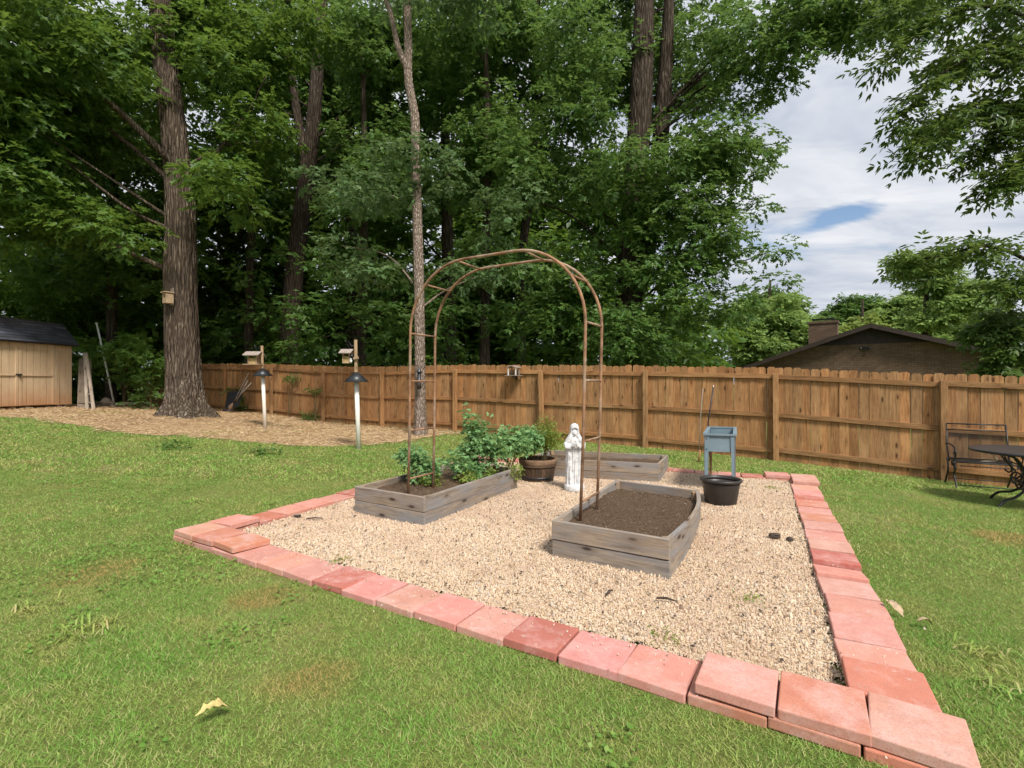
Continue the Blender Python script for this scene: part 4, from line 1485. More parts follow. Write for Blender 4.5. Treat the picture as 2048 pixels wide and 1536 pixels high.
# the compound-leaved tree at the right edge, rooted behind the fence outside the frame
hb = (10.4, 9.2, -.3)
hick = thing('hickory_tree', 'compound-leaved tree reaching in over the fence at the right edge', 'tree', hb)
mb = MB()
mb.tube(spline([(10.4, 9.2, -.4, .28), (10.35, 9.2, 2, .22), (10.3, 9.1, 5, .18), (10.4, 9, 8.5, .12)], 5)[:, :3], list(spline([(0, 0, 0, .28), (0, 0, 0, .22), (0, 0, 0, .18), (0, 0, 0, .12)], 5)[:, 3]), 10)
TIPS = []


def bough(pts):
    L4 = spline(pts, 6)
    mb.tube(L4[:, :3], list(L4[:, 3]), 6)
    TIPS.append(L4)


for bpts in ([(10.3, 9.1, 3.0), (9.2, 8.9, 3.6), (8.2, 8.6, 3.75), (7.35, 8.5, 3.55), (6.75, 8.5, 3.5)], [(10.3, 9.1, 2.6), (9.6, 8.9, 3.2), (9.0, 8.7, 3.2), (8.4, 8.6, 3.0)], [(10.3, 9.1, 2.0), (9.7, 9.2, 2.4), (9.4, 9.2, 2.4), (9.1, 9.1, 2.1), (8.95, 9.1, 1.75)],
             [(10.3, 9.1, 1.7), (9.6, 9.2, 1.9), (9.2, 9.2, 1.8), (8.8, 9.1, 1.5)], [(10.3, 9.1, 2.2), (9.7, 9.5, 2.7), (9.3, 9.5, 2.6), (8.95, 9.5, 2.3)],
             [(10.3, 9.1, 6.5), (9.2, 8.6, 7.9), (8.0, 8.3, 8.1), (6.9, 8.2, 7.8), (6.2, 8.2, 7.4)], [(10.3, 9.1, 6.5), (9.4, 8.4, 7.6), (8.8, 8.2, 7.2), (8.2, 8.1, 6.5)], [(10.3, 9.1, 6.0), (9.6, 8.7, 6.4), (9.0, 8.5, 6.2), (8.5, 8.4, 5.7)],
             [(10.3, 9.1, 5.0), (9.3, 8.8, 6.0), (8.2, 8.5, 6.2), (7.3, 8.3, 5.7), (6.7, 8.3, 5.1)], [(10.3, 9.1, 5.6), (9.2, 8.6, 6.7), (8.0, 8.3, 6.9), (7.0, 8.2, 6.4), (6.35, 8.2, 5.6)], [(10.3, 9.1, 6.0), (9.2, 8.6, 7.4), (7.9, 8.2, 7.6), (6.8, 8.1, 7.2), (6.1, 8.1, 6.6)],
             [(10.3, 9.1, 4.6), (9.4, 8.8, 5.2), (8.8, 8.5, 5.2), (8.4, 8.4, 4.9), (8.15, 8.4, 4.6)], [(10.3, 9.1, 5.2), (9.4, 8.9, 5.9), (8.6, 8.8, 5.7), (8.2, 8.8, 5.3)], [(10.3, 9.1, 6.2), (9.0, 8.9, 7.5), (8.2, 8.9, 7.3), (7.6, 8.8, 6.9)], [(10.3, 9.1, 5.4), (9.2, 9.3, 6.5), (8.5, 9.4, 6.4), (7.7, 9.4, 6.1)]):
    bough([(*p, .045 * (1 - .85 * i / (len(bpts) - 1))) for i, p in enumerate(bpts)])
part('trunk', mb, 'bark_dark', hick, True)
Os, As, Ns, Ss = [], [], [], []
for L4 in TIPS:
    m = len(L4)
    for i in range(m // 3, m):
        for q in range(14):
            o = L4[i, :3] + rng.normal(size=3) * .10
            ra = nrm(nrm(L4[-1, :3] - L4[0, :3]) * .5 + rng.normal(size=3) * np.array((.9, .9, .45)) + np.array((0, 0, -.25)))
            nn = nrm(np.array((0, 0, 1.)) + rng.normal(size=3) * .4)
            nn = nrm(nn - ra * nn.dot(ra))
            sd = np.cross(nn, ra)
            Lr = rng.uniform(.22, .36)
            for w_, (t_, an_) in enumerate(((.35, 1.1), (.35, -1.1), (.65, .95), (.65, -.95), (.95, .6), (.95, -.6), (1., 0))):
                Os.append(o + ra * Lr * t_ + np.array((0, 0, -.05 * t_)))
                As.append(ra * math.cos(an_) + sd * math.sin(an_) + np.array((0, 0, -.3)) + rng.normal(size=3) * .12)
                Ns.append(nn + rng.normal(size=3) * .2)
                Ss.append(rng.uniform(.09, .155))
lf = leaves('crown', np.array(Os), np.array(As), nrm(np.array(Ns)), np.array(Ss), T_OVAL, 'leaf_hick', hick)
lf['kind'] = 'stuff'

# ------------------------------------------------------------------ raised beds
SOILZ = .205


def bed(key, label, bow=0.):
    q = [Vector((x, y, 0)) for x, y in BEDS[key]]
    t = thing('raised_bed', label, 'raised bed', (q[0].x, q[0].y, 0), 'weathered board raised beds')
    cen = sum(q, Vector()) / 4
    H_, T_ = .146, .034
    for i in range(4):
        a, b = q[i], q[(i + 1) % 4]
        d = (b - a).normalized()
        inn = (cen - (a + b) / 2)
        inn = (inn - d * inn.dot(d)).normalized()
        for lv in range(2):
            zc = -.012 + lv * (H_ + .003) + H_ / 2
            ins = T_ if i % 2 else 0.          # side boards butt between/behind the end boards
            a2, b2 = (a + inn * T_ / 2 + d * 0, b + inn * T_ / 2)
            if i % 2:
                a2, b2 = a2 + d * (T_ + .001), b2 - d * (T_ + .001)
            off = inn * random.gauss(0, .002)
            if bow and i == 1:
                n_ = 10
                vv = []
                for s in range(n_ + 1):
                    f = s / n_
                    o_ = -inn * (bow * math.sin(math.pi * f) * (1. if lv else .55)) + Vector((0, 0, .012 * math.sin(math.pi * f) * (1 if lv else -.3)))
                    p = a2.lerp(b2, f) + o_
                    for (ii, kk) in ((-1, -1), (1, -1), (1, 1), (-1, 1)):
                        vv.append(p + inn * ii * T_ / 2 + Vector((0, 0, zc + kk * H_ / 2)))
                M0 = frame(a2, d, (0, 0, 1))
                vv = [M0.inverted() @ v for v in vv]
                ff = [(s * 4 + e, s * 4 + (e + 1) % 4, s * 4 + 4 + (e + 1) % 4, s * 4 + 4 + e) for s in range(n_) for e in range(4)] + [(0, 1, 2, 3), (n_ * 4 + 3, n_ * 4 + 2, n_ * 4 + 1, n_ * 4)]
                me = MB().add(vv, ff).mesh('board')
                link('board', me, 'grey_wood', t, M0, tone(.85, 1.0, .05))
            else:
                board('board', a2 + off + Vector((0, 0, zc)), b2 + off + Vector((0, 0, zc + random.gauss(0, .002))), H_, T_, 'grey_wood', t, (0, 0, 1), tone(.85, 1.12, .05), .004)
    for i in range(4):
        p = q[i] + (cen - q[i]).normalized() * .085
        board('corner_post', p - Vector((0, 0, .05)), p + Vector((0, 0, .278)), .05, .05, 'grey_wood', t, (1, 0, 0), (1.1, .95, .75), .003)
    # soil: a lumpy sheet just inside the boards
    n_ = 26
    vv, ff = [], []
    for j in range(n_ + 1):
        for i in range(n_ + 1):
            u, v = .03 + .94 * i / n_, .02 + .96 * j / n_
            p = (q[0] * (1 - u) + q[1] * u) * (1 - v) + (q[3] * (1 - u) + q[2] * u) * v
            if bow and u > .8:
                p = p + (q[1] - q[0]).normalized() * bow * .7 * math.sin(math.pi * v) * (u - .8) / .2
            mound = .028 * (1 - (2 * abs(v - .5)) ** 3) + .012 * float(pnoise(p.x, p.y, 9, 3)) + .006 * float(pnoise(p.x, p.y, 31, 5)) + random.gauss(0, .003)
            vv.append((p.x, p.y, SOILZ - .012 + mound))
    for j in range(n_):
        for i in range(n_):
            a = j * (n_ + 1) + i
            ff.append((a, a + 1, a + n_ + 2, a + n_ + 1))
    s = part('soil', MB().add(vv, ff), 'soil', t, True)
    # wood chips and crumbs lying on the soil
    nc = 1500
    uu, ww = rng.uniform(.05, .95, nc), rng.uniform(.03, .97, nc)
    Q = [np.array(p) for p in q]
    P3 = ((Q[0][None] * (1 - uu)[:, None] + Q[1][None] * uu[:, None]) * (1 - ww)[:, None] + (Q[3][None] * (1 - uu)[:, None] + Q[2][None] * uu[:, None]) * ww[:, None])
    P3[:, 2] = SOILZ - .006 + .028 * (1 - (2 * np.abs(ww - .5)) ** 3) + .012 * pnoise(P3[:, 0], P3[:, 1], 9, 3)
    cr_ = leaves('wood_chips', P3, nrm(np.c_[rng.normal(size=(nc, 2)), rng.normal(size=nc) * .25]), nrm(np.c_[rng.normal(size=(nc, 2)) * .5, np.ones(nc)]), rng.uniform(.007, .020, nc), T_DIA, 'chips', t)
    cr_['kind'] = 'stuff'
    return t


bed('left', 'weathered board raised bed full of leafy plants under the arch')
bed('right', 'weathered raised bed of bare soil with one bowed side board', .085)
bed('back', 'weathered raised bed of bare soil behind the praying statue')

# ------------------------------------------------------------------ rusty arch
arch = thing('garden_arch', 'rusty metal tube arch standing in two raised beds', 'garden arch', (-.2, 4.8, .2))
nL, nR = Vector((-1.045, 5.10, 0)), Vector((.612, 4.13, 0))
dep = Vector((.20, .355, 0))
wv = (nR - nL)
W = wv.length
wu = wv / W
ZS, RAD = 1.88, .68


def hoop(o):
    pts = [o + Vector((0, 0, .12)) - wu * .03, o + Vector((0, 0, .9)) - wu * .012, o + Vector((0, 0, ZS))]
    for i in range(1, 13):
        a = math.pi / 2 * i / 12
        pts.append(o + wu * (RAD - RAD * math.cos(a)) + Vector((0, 0, ZS + RAD * math.sin(a))))
    for i in range(0, 13):
        a = math.pi / 2 * i / 12
        pts.append(o + wu * (W - RAD + RAD * math.sin(a)) + Vector((0, 0, ZS + RAD * math.cos(a))))
    pts += [o + wv + Vector((0, 0, .9)) - wu * .02, o + wv + Vector((0, 0, .12)) - wu * .05]
    return pts


for o in (nL, nL + dep):
    part('hoop_tube', MB().tube(hoop(o), .0135, 10), 'rust', arch, True)
H0 = hoop(nL)


def rung(p):
    part('crossbar', MB().tube([p, p + dep], .010, 8), 'rust', arch, True)


for z in (.38, .88, 1.39, 1.88):
    for s in (0, 1):
        rung(nL + wv * s + Vector((0, 0, z)) - wu * (.03 if not s else .03) * (1.88 - z) / 1.7)
for i in (8, 13, 16, 22):
    rung(H0[i])
hk = H0[21] + dep * .5
part('hook', MB().tube([hk + Vector((0, 0, .0)), hk + Vector((0, 0, -.05)) - wu * .01, hk + Vector((0, 0, -.13)) - wu * .03, hk + Vector((0, 0, -.16)) + wu * .01, hk + Vector((0, 0, -.12)) + wu * .05], .005, 6), 'dark_metal', arch, True)

# ------------------------------------------------------------------ half barrel with plants
bc = Vector((.36, 6.92, grav_z(.36, 6.92) - .01))
bar = thing('half_barrel_planter', 'dark wooden half barrel planter holding two leafy plants', 'planter', tuple(bc))
NS, BH = 22, .31
for i in range(NS):
    a0, a1 = 2 * math.pi * i / NS + .008, 2 * math.pi * (i + 1) / NS - .008
    vv = []
    lv = ((.215, 0), (.240, .5), (.262, 1))
    for (r, f) in lv:
        for rr in (r, r - .025):
            for a in (a0, a1):
                vv.append((rr * math.cos(a), rr * math.sin(a), f * BH + (random.gauss(0, .003) if f == 1 else 0)))
    ff = []
    for s in range(2):
        k = s * 4
        ff += [(k, k + 1, k + 5, k + 4), (k + 3, k + 2, k + 6, k + 7), (k + 2, k, k + 4, k + 6), (k + 1, k + 3, k + 7, k + 5)]
    ff += [(8, 9, 11, 10), (0, 2, 3, 1)]
    M0 = Matrix.Rotation(R(-90), 4, 'Y')
    me = MB().add([M0.inverted() @ Vector(v) for v in vv], ff).mesh('stave')
    link('stave', me, 'barrel_wood', bar, Matrix.Translation(bc) @ M0, tone(.7, 1.3, .05))
for (z, r) in ((.205, .2505), (.045, .221)):
    part('hoop', MB().lathe([(r - .004, z), (r + .004, z), (r + .006, z + .03), (r - .003, z + .03)], tuple(bc), 32), 'barrel_wood' if z > .1 else 'dark_metal', bar, True, color=(.8, .8, .8))
part('rim_band', MB().lathe([(.252, .235), (.260, .24), (.268, .30), (.262, .312), (.240, .312), (.236, .29)], tuple(bc), 32), 'barrel_wood', bar, True, color=(1.7, 1.6, 1.5))
part('soil', MB().lathe([(.001, .265), (.12, .27), (.235, .255)], tuple(bc), 24), 'soil', bar, True)

# ------------------------------------------------------------------ plants
PL = [('left plant', (-1.06, 5.72), [(-1.12, 5.74, .52, .15, .13, .15), (-1.00, 5.70, .42, .15, .13, .13)], 'leaf_mum', 'bushy blue-green plant at the arch leg in the left raised bed'),
      ('tall', (-.50, 6.30), [(-.52, 6.32, .84, .12, .10, .13), (-.40, 6.35, .76, .10, .09, .10), (-.48, 6.3, .58, .14, .12, .16), (-.50, 6.3, .38, .13, .12, .12)], 'leaf_mum', 'tallest blue-green plant in the left raised bed'),
      ('low', (-.58, 5.85), [(-.62, 5.90, .42, .11, .11, .12), (-.52, 5.86, .33, .15, .12, .10)], 'leaf_mum', 'low spreading plant with yellowing leaves in front of the tallest bed plant'),
      ('mid', (-.24, 6.35), [(-.27, 6.30, .52, .14, .12, .15), (-.14, 6.38, .62, .11, .10, .11)], 'leaf_mum', 'rounded blue-green plant right of the tallest bed plant'),
      ('edge', (-.05, 6.45), [(.04, 6.50, .62, .15, .12, .13), (.14, 6.58, .57, .12, .10, .11)], 'leaf_mum', 'plant leaning over the bed corner towards the barrel')]
for key, (bx_, by_), ee, mt, lab in PL:
    shrub('garden_plant', lab, (bx_, by_, SOILZ), ee, mt, .078, T_OAK, .115, .06, .10, 1300, 9, 'plant', 'plants in the left raised bed', k=6, twig=.06, flat=.9, sr=.007, shell=.35)
shrub('barrel_flower', 'blue-green leafy plant in the left half of the barrel', (.27, 6.88, bc.z + .26), [(.26, 6.86, .62, .20, .15, .17), (.18, 6.82, .52, .15, .12, .10)], 'leaf_mum', .075, T_OAK, .12, .06, .10, 1300, 7, 'plant', None, k=6, twig=.06, flat=.9, sr=.006)
shrub('barrel_shrub', 'yellow-green twiggy shrub in the right half of the barrel', (.47, 6.93, bc.z + .26), [(.50, 6.95, .62, .15, .13, .20), (.44, 6.98, .70, .12, .1, .12), (.56, 6.9, .55, .10, .1, .14)], 'leaf_yel', .042, T_OVAL, .10, .05, .08, 2600, 16, 'shrub', None, k=6, twig=.09, flat=1.2, droop=-.5, sr=.004)
for i, (x, y) in enumerate(((-.92, 5.58), (-.52, 5.70), (-.30, 5.98), (.0, 6.28))):
    c_ = np.array([(x, y, .27, .09)])
    O, A, N, S = clump_leaves(c_, 5000, .045, 5, .04, .4, .7)
    o = leaves('yellowed_leaves', O, A, N, S, T_OAK, 'leaf_yel')
    tag(o, 'yellowing lower leaves near the soil of the left raised bed', 'leaves', None, 'stuff')

# ------------------------------------------------------------------ praying statue
sc_ = Vector((.785, 6.24, grav_z(.785, 6.24) - .012))
st = thing('garden_statue', 'whitewashed concrete statue of a veiled praying woman', 'statue', tuple(sc_))
prof = [(.085, .105, .088), (.13, .104, .085), (.22, .100, .078), (.34, .100, .076), (.46, .108, .078), (.54, .120, .084), (.585, .124, .086), (.63, .117, .080), (.665, .098, .070), (.695, .078, .060), (.72, .064, .056), (.75, .058, .057), (.785, .058, .060), (.815, .052, .055), (.835, .038, .042), (.848, .018, .02), (.852, .001, .001)]
zz_ = np.array([p[0] for p in prof])
n_, m_ = 96, 110
vv, ff = [], []
for j in range(m_ + 1):
    z = .085 + (.852 - .085) * j / m_
    wx, wy = np.interp(z, zz_, [p[1] for p in prof]), np.interp(z, zz_, [p[2] for p in prof])
    for i in range(n_):
        a = 2 * math.pi * i / n_           # a = 0 points to the front
        fr = math.atan2(math.sin(a), math.cos(a))
        low = max(0, min(1, (.56 - z) / .2))
        fold = 1 + .085 * low * math.sin(11 * a + 2.2 * math.sin(z * 9)) + .02 * low * math.sin(19 * a + z * 14)
        saw = abs(2 * ((z * 8 + (.4 if fr > 0 else 0)) % 1.0) - 1)
        if .2 < z < .56 and abs(abs(fr) - 1.25) < .6:
            fold += .07 * (saw - .5) * (1 - abs(abs(fr) - 1.25) / .6)
        if z < .62:
            op = .66 + .12 * saw - max(0, (.30 - z)) * 1.6 + max(0, z - .5) * 1.0
        elif z < .70:
            op = .75 - (z - .62) * 3.
        else:
            op = .78 if z < .775 else max(0, .78 - (z - .775) * 40)
        k = 1.
        if op > 0 and abs(fr) < op:
            e = min(1, (op - abs(fr)) / .14)
            k = 1 - (.33 if z < .66 else .5) * e
            if z < .56:
                fold += .10 * math.sin(8 * fr * 2.2 + 1.5 * math.sin(z * 7))
        vv.append((sc_.x + wx * math.sin(a) * fold * k, sc_.y - wy * math.cos(a) * fold * k, sc_.z + z))
for j in range(m_):
    for i in range(n_):
        a, b = j * n_ + i, j * n_ + (i + 1) % n_
        ff.append((a, b, b + n_, a + n_))
part('robe', MB().add(vv, ff), 'statue', st, True)
hv, hf = [], []
for j in range(17):                        # face: an egg with brow, nose and chin
    ph = math.pi * j / 16
    for i in range(24):
        a = 2 * math.pi * i / 24
        x, y, z = math.sin(ph) * math.sin(a), -math.sin(ph) * math.cos(a), math.cos(ph)
        r = 1.
        if y < -.4:
            r += .24 * math.exp(-((x / .13) ** 2)) * math.exp(-(((z + .12) / .2) ** 2))          # nose
            r -= .10 * math.exp(-(((abs(x) - .34) / .16) ** 2)) * math.exp(-(((z - .12) / .12) ** 2))  # eye sockets
            r += .05 * math.exp(-((x / .25) ** 2)) * math.exp(-(((z + .52) / .07) ** 2))         # lips
            r -= .05 * math.exp(-((x / .28) ** 2)) * math.exp(-(((z + .43) / .05) ** 2))
        yy, zz2 = y * r * .042, z * .052
        ca_, sa_ = math.cos(.3), math.sin(.3)
        hv.append((sc_.x + x * r * .037, sc_.y - .014 + yy * ca_ - zz2 * sa_ * .4, sc_.z + .738 + zz2 * ca_ + yy * sa_))
for j in range(16):
    for i in range(24):
        a, b = j * 24 + i, j * 24 + (i + 1) % 24
        hf.append((a, a + 24, b + 24, b))
part('face', MB().add(hv, hf), 'statue', st, True)
for s in (-1, 1):
    E_ = sc_ + Vector((s * .098, -.050, .545))
    Wr = sc_ + Vector((s * .020, -.098, .575))
    part('sleeve', MB().tube([sc_ + Vector((s * .108, -.02, .61)), E_, E_.lerp(Wr, .6)], [.030, .034, .026], 12), 'statue', st, True)
    hm = MB().tube([E_.lerp(Wr, .55), Wr, sc_ + Vector((s * .010, -.106, .600)), sc_ + Vector((s * .008, -.106, .622))], [.016, .014, .015, .010], 10)
    for q in range(4):
        fx = sc_ + Vector((s * .007, -.116 + q * .0065, .612))
        hm.tube([fx, fx + Vector((-s * .001, .002, .022)), fx + Vector((-s * .003, .006, .040 - abs(q - 1.4) * .004))], [.0042, .004, .0025], 6)
    hm.tube([sc_ + Vector((s * .012, -.112, .592)), sc_ + Vector((s * .010, -.122, .606)), sc_ + Vector((s * .006, -.124, .618))], [.005, .0045, .003], 6)
    part('hand', hm, 'statue', st, True)
part('pedestal', MB().lathe([(.001, 0), (.125, 0), (.130, .02), (.130, .06), (.120, .085), (.10, .095), (.001, .095)], tuple(sc_), 28, .88), 'statue', st, True)

# ------------------------------------------------------------------ elevated planter, black pot, stakes
pc = [Vector((2.36, 6.08, 0)), Vector((2.69, 5.98, 0)), Vector((3.15, 7.0, 0)), Vector((2.82, 7.1, 0))]
pt = thing('elevated_planter', 'blue-grey raised planter box on tall legs behind the black pot', 'planter', tuple(pc[0]))
PT, PB_ = .745, .535
pcen = sum(pc, Vector()) / 4
for i in range(4):
    a, b = pc[i], pc[(i + 1) % 4]
    d = (b - a).normalized()
    inn = Vector((-d.y, d.x, 0))
    part('side_panel', MB().box((.02, .004, PB_), ((b - a).length - .02, .018, PT - .01), frame(a, d, (0, 0, 1))), 'planter', pt)
    part('rim', MB().box((-.016, -.02, PT - .012), ((b - a).length + (.016 if i % 2 == 0 else -.022), .024, PT + .008 - .001 * (i % 2)), frame(a, d, (0, 0, 1))), 'planter', pt)
    gzl = grav_z(a.x, a.y) - .02
    w_ = .045
    lm = MB().prism([(0, float(gzl)), (w_ * .75, float(gzl)), (w_, PB_), (w_ + .008, PT - .014), (0, PT - .014)], .0035, frame(a - inn * .005, d, (0, 0, 1)))
    pv = pc[(i - 1) % 4]
    d2 = (pv - a).normalized()
    lm.prism([(0.006, float(gzl)), (w_ * .75, float(gzl)), (w_, PB_), (w_ + .008, PT - .014), (0.006, PT - .014)], .0035, frame(a - d * .005, d2, (0, 0, 1)))
    lg = part('leg', lm, 'planter' if i < 2 else 'rust', pt)
    for z in (PB_ + .03, PT - .05):
        part('bolt', MB().tube([a + d * .022 - inn * .004 + Vector((0, 0, z)), a + d * .022 - inn * .012 + Vector((0, 0, z))], .007, 8), 'bolt', lg)
part('floor_panel', MB().add([p + (pcen - p) * .04 + Vector((0, 0, PB_ + .03)) for p in pc], [(0, 1, 2, 3)]), 'planter', pt)
pk = Vector((2.34, 5.56, grav_z(2.34, 5.56) - .008))
pot = thing('plastic_pot', 'empty black plastic pot on the gravel in front of the elevated planter', 'pot', tuple(pk))
part('body', MB().lathe([(.001, .0), (.155, 0), (.163, .01), (.199, .225), (.201, .236), (.196, .24), (.188, .235), (.182, .2), (.152, .02), (.001, .018)], tuple(pk), 40), 'black_plastic', pot, True)
part('rim', MB().lathe([(.196, .248), (.218, .250), (.224, .262), (.222, .276), (.212, .282), (.198, .276), (.192, .255), (.188, .235), (.198, .236)], tuple(pk), 40), 'black_plastic', pot, True)
stk = thing('garden_stake', 'dark green plastic coated stake standing behind the elevated planter', 'stake', (3.42, 8.5, G(3.42, 8.5)))
part('shaft', MB().tube([(3.40, 8.5, G(3.4, 8.5) - .05), (3.36, 8.5, .7), (3.45, 8.5, 1.30)], .012, 8), 'black_metal', stk, True)
part('tip', MB().tube([(3.45, 8.5, 1.30), (3.453, 8.5, 1.34)], [.010, .006], 8), 'white_paint', stk, True)
stk = thing('garden_stake', 'thin grey stake left of the dark green one behind the elevated planter', 'stake', (3.30, 8.6, G(3.3, 8.6)))
part('shaft', MB().tube([(3.24, 8.6, G(3.3, 8.6) - .05), (3.26, 8.6, .7), (3.31, 8.6, 1.28)], .008, 8), 'old_wood', stk, True)
part('peg', MB().tube([(3.22, 8.55, G(3.2, 8.55) - .03), (3.24, 8.55, .22)], .018, 8), 'fence', stk, True)


# ------------------------------------------------------------------ bird feeders
def feeder_pole(x, y, lean, hwhite, htop, label):
    g = G(x, y)
    t = thing('feeder_pole', label, 'feeder pole', (x, y, g))
    top = Vector((x - lean, y, g + hwhite))
    part('pipe', MB().tube([(x, y, g - .05), top], .044, 14), 'pvc', t, True)
    tp2 = Vector((x - lean * 1.2, y, g + htop))
    board('timber', top - Vector((0, 0, .05)), tp2, .055, .04, 'feeder_wood', t, (1, 0, 0), (.95, .9, .85))
    cz = g + hwhite - .13
    part('squirrel_baffle', MB().lathe([(.235, 0), (.24, .005), (.04, .19), (.03, .19), (.225, .0)], (x - lean, y, cz), 28), 'dark_metal', t, True)
    return t, tp2, g


def house_feeder(c, s, label, tray=True, glass=True):
    """small gabled feeder; c is the tray centre"""
    t = thing('bird_feeder', label, 'bird feeder', tuple(c))
    W_, D_, H_ = .17 * s * (1 if tray else .72), .14 * s, .20 * s
    if tray:
        part('tray', MB().box((c.x - W_ * 1.05, c.y - D_, c.z), (c.x + W_ * 1.05, c.y + D_, c.z + .018)), 'feeder_wood', t)
    else:
        part('floor_board', MB().box((c.x - W_ * .55, c.y - D_ * .7, c.z), (c.x + W_ * .55, c.y + D_ * .7, c.z + .018)), 'feeder_wood', t)
    for k_ in (-1, 1):
        part('end_panel', MB().box((c.x + k_ * W_ * .5 - .008, c.y - D_ * .6, c.z + .018), (c.x + k_ * W_ * .5 + .008, c.y + D_ * .6, c.z + H_)), 'feeder_wood', t)
    part('seed', MB().box((c.x - W_ * .45, c.y - D_ * .45, c.z + .018), (c.x + W_ * .45, c.y + D_ * .45, c.z + H_ * .7)), 'seed', t)
    for k_ in (-1, 1):
        part('roof_board', MB().add([(c.x - W_, c.y, c.z + H_ * 1.38), (c.x + W_, c.y, c.z + H_ * 1.38), (c.x + W_, c.y + k_ * D_ * 1.15, c.z + H_ * .98), (c.x - W_, c.y + k_ * D_ * 1.15, c.z + H_ * .98),
                                     (c.x - W_, c.y, c.z + H_ * 1.46), (c.x + W_, c.y, c.z + H_ * 1.46), (c.x + W_, c.y + k_ * D_ * 1.15, c.z + H_ * 1.06), (c.x - W_, c.y + k_ * D_ * 1.15, c.z + H_ * 1.06)],
                                    [(0, 1, 2, 3), (4, 5, 6, 7), (3, 2, 6, 7), (0, 3, 7, 4), (1, 2, 6, 5)]), 'feeder_roof', t)
    wt_ = Vector((c.x, c.y, c.z + H_ * 2.05))
    part('hanger_wire', MB().tube([(c.x - W_ * .45, c.y, c.z + H_ * 1.44), wt_, (c.x + W_ * .45, c.y, c.z + H_ * 1.44)], .004, 5), 'bolt', t)
    return t, wt_


fp, tp, g_ = feeder_pole(-6.19, 12.45, .07, 1.47, 2.1, 'white feeder pole with dark cone baffle standing in the straw near the big oak')
fc = Vector((-6.45, 12.40, 1.84))
ft, wt_ = house_feeder(fc, 1.15, 'gabled wooden tray feeder hanging above the fence near the big oak')
part('arm', MB().tube([tp - Vector((0, 0, .12)), (tp.x - .15, tp.y, tp.z - .02), (wt_.x, wt_.y, wt_.z + .01)], .006, 6), 'bolt', fp, True)
fp, tp, g_ = feeder_pole(-2.98, 9.65, .05, 1.44, 2.13, 'white feeder pole with dark cone baffle at the edge of the lawn')
fc = Vector((-3.19, 9.6, 1.76))
ft, wt_ = house_feeder(fc, .95, 'small square gabled feeder hung from the lawn-side feeder pole', tray=False)
part('arm', MB().tube([tp - Vector((0, 0, .08)), (tp.x - .08, tp.y, tp.z - .13), (tp.x - .14, tp.y, tp.z - .03), (wt_.x, wt_.y, wt_.z + .01), (wt_.x - .06, wt_.y, wt_.z + .06)], .006, 6), 'bolt', fp, True)
orn = thing('pole_ornament', 'pale blue and grey ornament fixed beside the lawn-side feeder pole timber', 'ornament', (-3.09, 9.58, 1.80))
part('disc', MB().tube([(-3.11, 9.60, 1.90), (-3.11, 9.57, 1.90)], .045, 16), 'dark_metal', orn, True)
for q in range(5):
    a = 2.4 + q * .5
    part('petal', MB().tube([(-3.09, 9.57, 1.82), (-3.09 + .03 * math.cos(a), 9.56, 1.82 + .03 * math.sin(a)), (-3.09 + .06 * math.cos(a), 9.56, 1.82 + .06 * math.sin(a))], [.008, .02, .004], 7), 'white_paint', orn, True)
board('batten', (-3.07, 9.60, 1.85), (-2.97, 9.60, 1.87), .05, .03, 'feeder_wood', orn)

# lantern feeder hanging in the arch, in front of the slender tree
lc = Vector((-2.19, 11.70, 1.40))
lf_ = thing('tube_feeder', 'small grey lantern feeder hung on the slender pale trunk', 'bird feeder', tuple(lc))
part('body', MB().lathe([(.001, 0), (.055, 0), (.06, .02), (.045, .03), (.045, .24), (.001, .24)], tuple(lc), 16), 'bolt', lf_, True)
part('roof', MB().lathe([(.075, .24), (.075, .25), (.02, .31), (.012, .36), (.001, .37)], tuple(lc), 16), 'dark_metal', lf_, True)
part('seed_cup', MB().lathe([(.001, -.16), (.05, -.15), (.06, -.02), (.05, 0)], tuple(lc), 16), 'trim', lf_, True)
# tray feeder on the fence
fx = .14
tcx = Vector((fx, fy(fx), 1.55)) + FN * .2
tf = thing('fence_feeder', 'open-sided wooden tray feeder fixed to the fence below its top rail', 'bird feeder', tuple(tcx))
TM = frame(tcx, FD, (0, 0, 1))
part('tray', MB().box((-.17, -.13, 0), (.17, .13, .02), TM), 'old_wood', tf)
for q in (-.1, .1):
    for w_ in (-.08, .08):
        part('upright', MB().box((q - .012, w_ - .012, .02), (q + .012, w_ + .012, .2), TM), 'white_paint' if w_ < 0 else 'old_wood', tf)
for s in (-1, 1):
    part('roof_board', MB().prism([(0, .235), (s * .14, .195), (s * .14, .21), (0, .25)][::s], .24, TM @ Matrix.Translation((0, -.12, 0))), 'feeder_roof', tf)
part('bracket', MB().box((-.02, .12, -.1), (.02, .15, .02), TM).box((-.02, -.05, -.03), (.02, .15, -.005), TM), 'trim', tf)
# nest box on the oak
nb_ = Vector((-9.05, 13.16, 4.05))
nx_ = thing('nest_box', 'weathered wooden nest box nailed to the big oak trunk', 'birdhouse', tuple(nb_))
NM = Matrix.Translation((-9.21, 13.28, 3.52)) @ Matrix.Rotation(R(-32), 4, 'Z')
part('box', MB().box((-.10, -.09, 0), (.10, .09, .27), NM), 'feeder_wood', nx_)
part('lid', MB().box((-.13, -.13, .275), (.13, .10, .30), NM), 'feeder_wood', nx_)
part('entrance_hole', MB().tube([NM @ Vector((0, -.088, .18)), NM @ Vector((0, -.095, .18))], .03, 14), 'black_metal', nx_, True)
part('back_board', MB().box((-.07, .09, -.04), (.07, .11, .42), NM), 'old_wood', nx_)

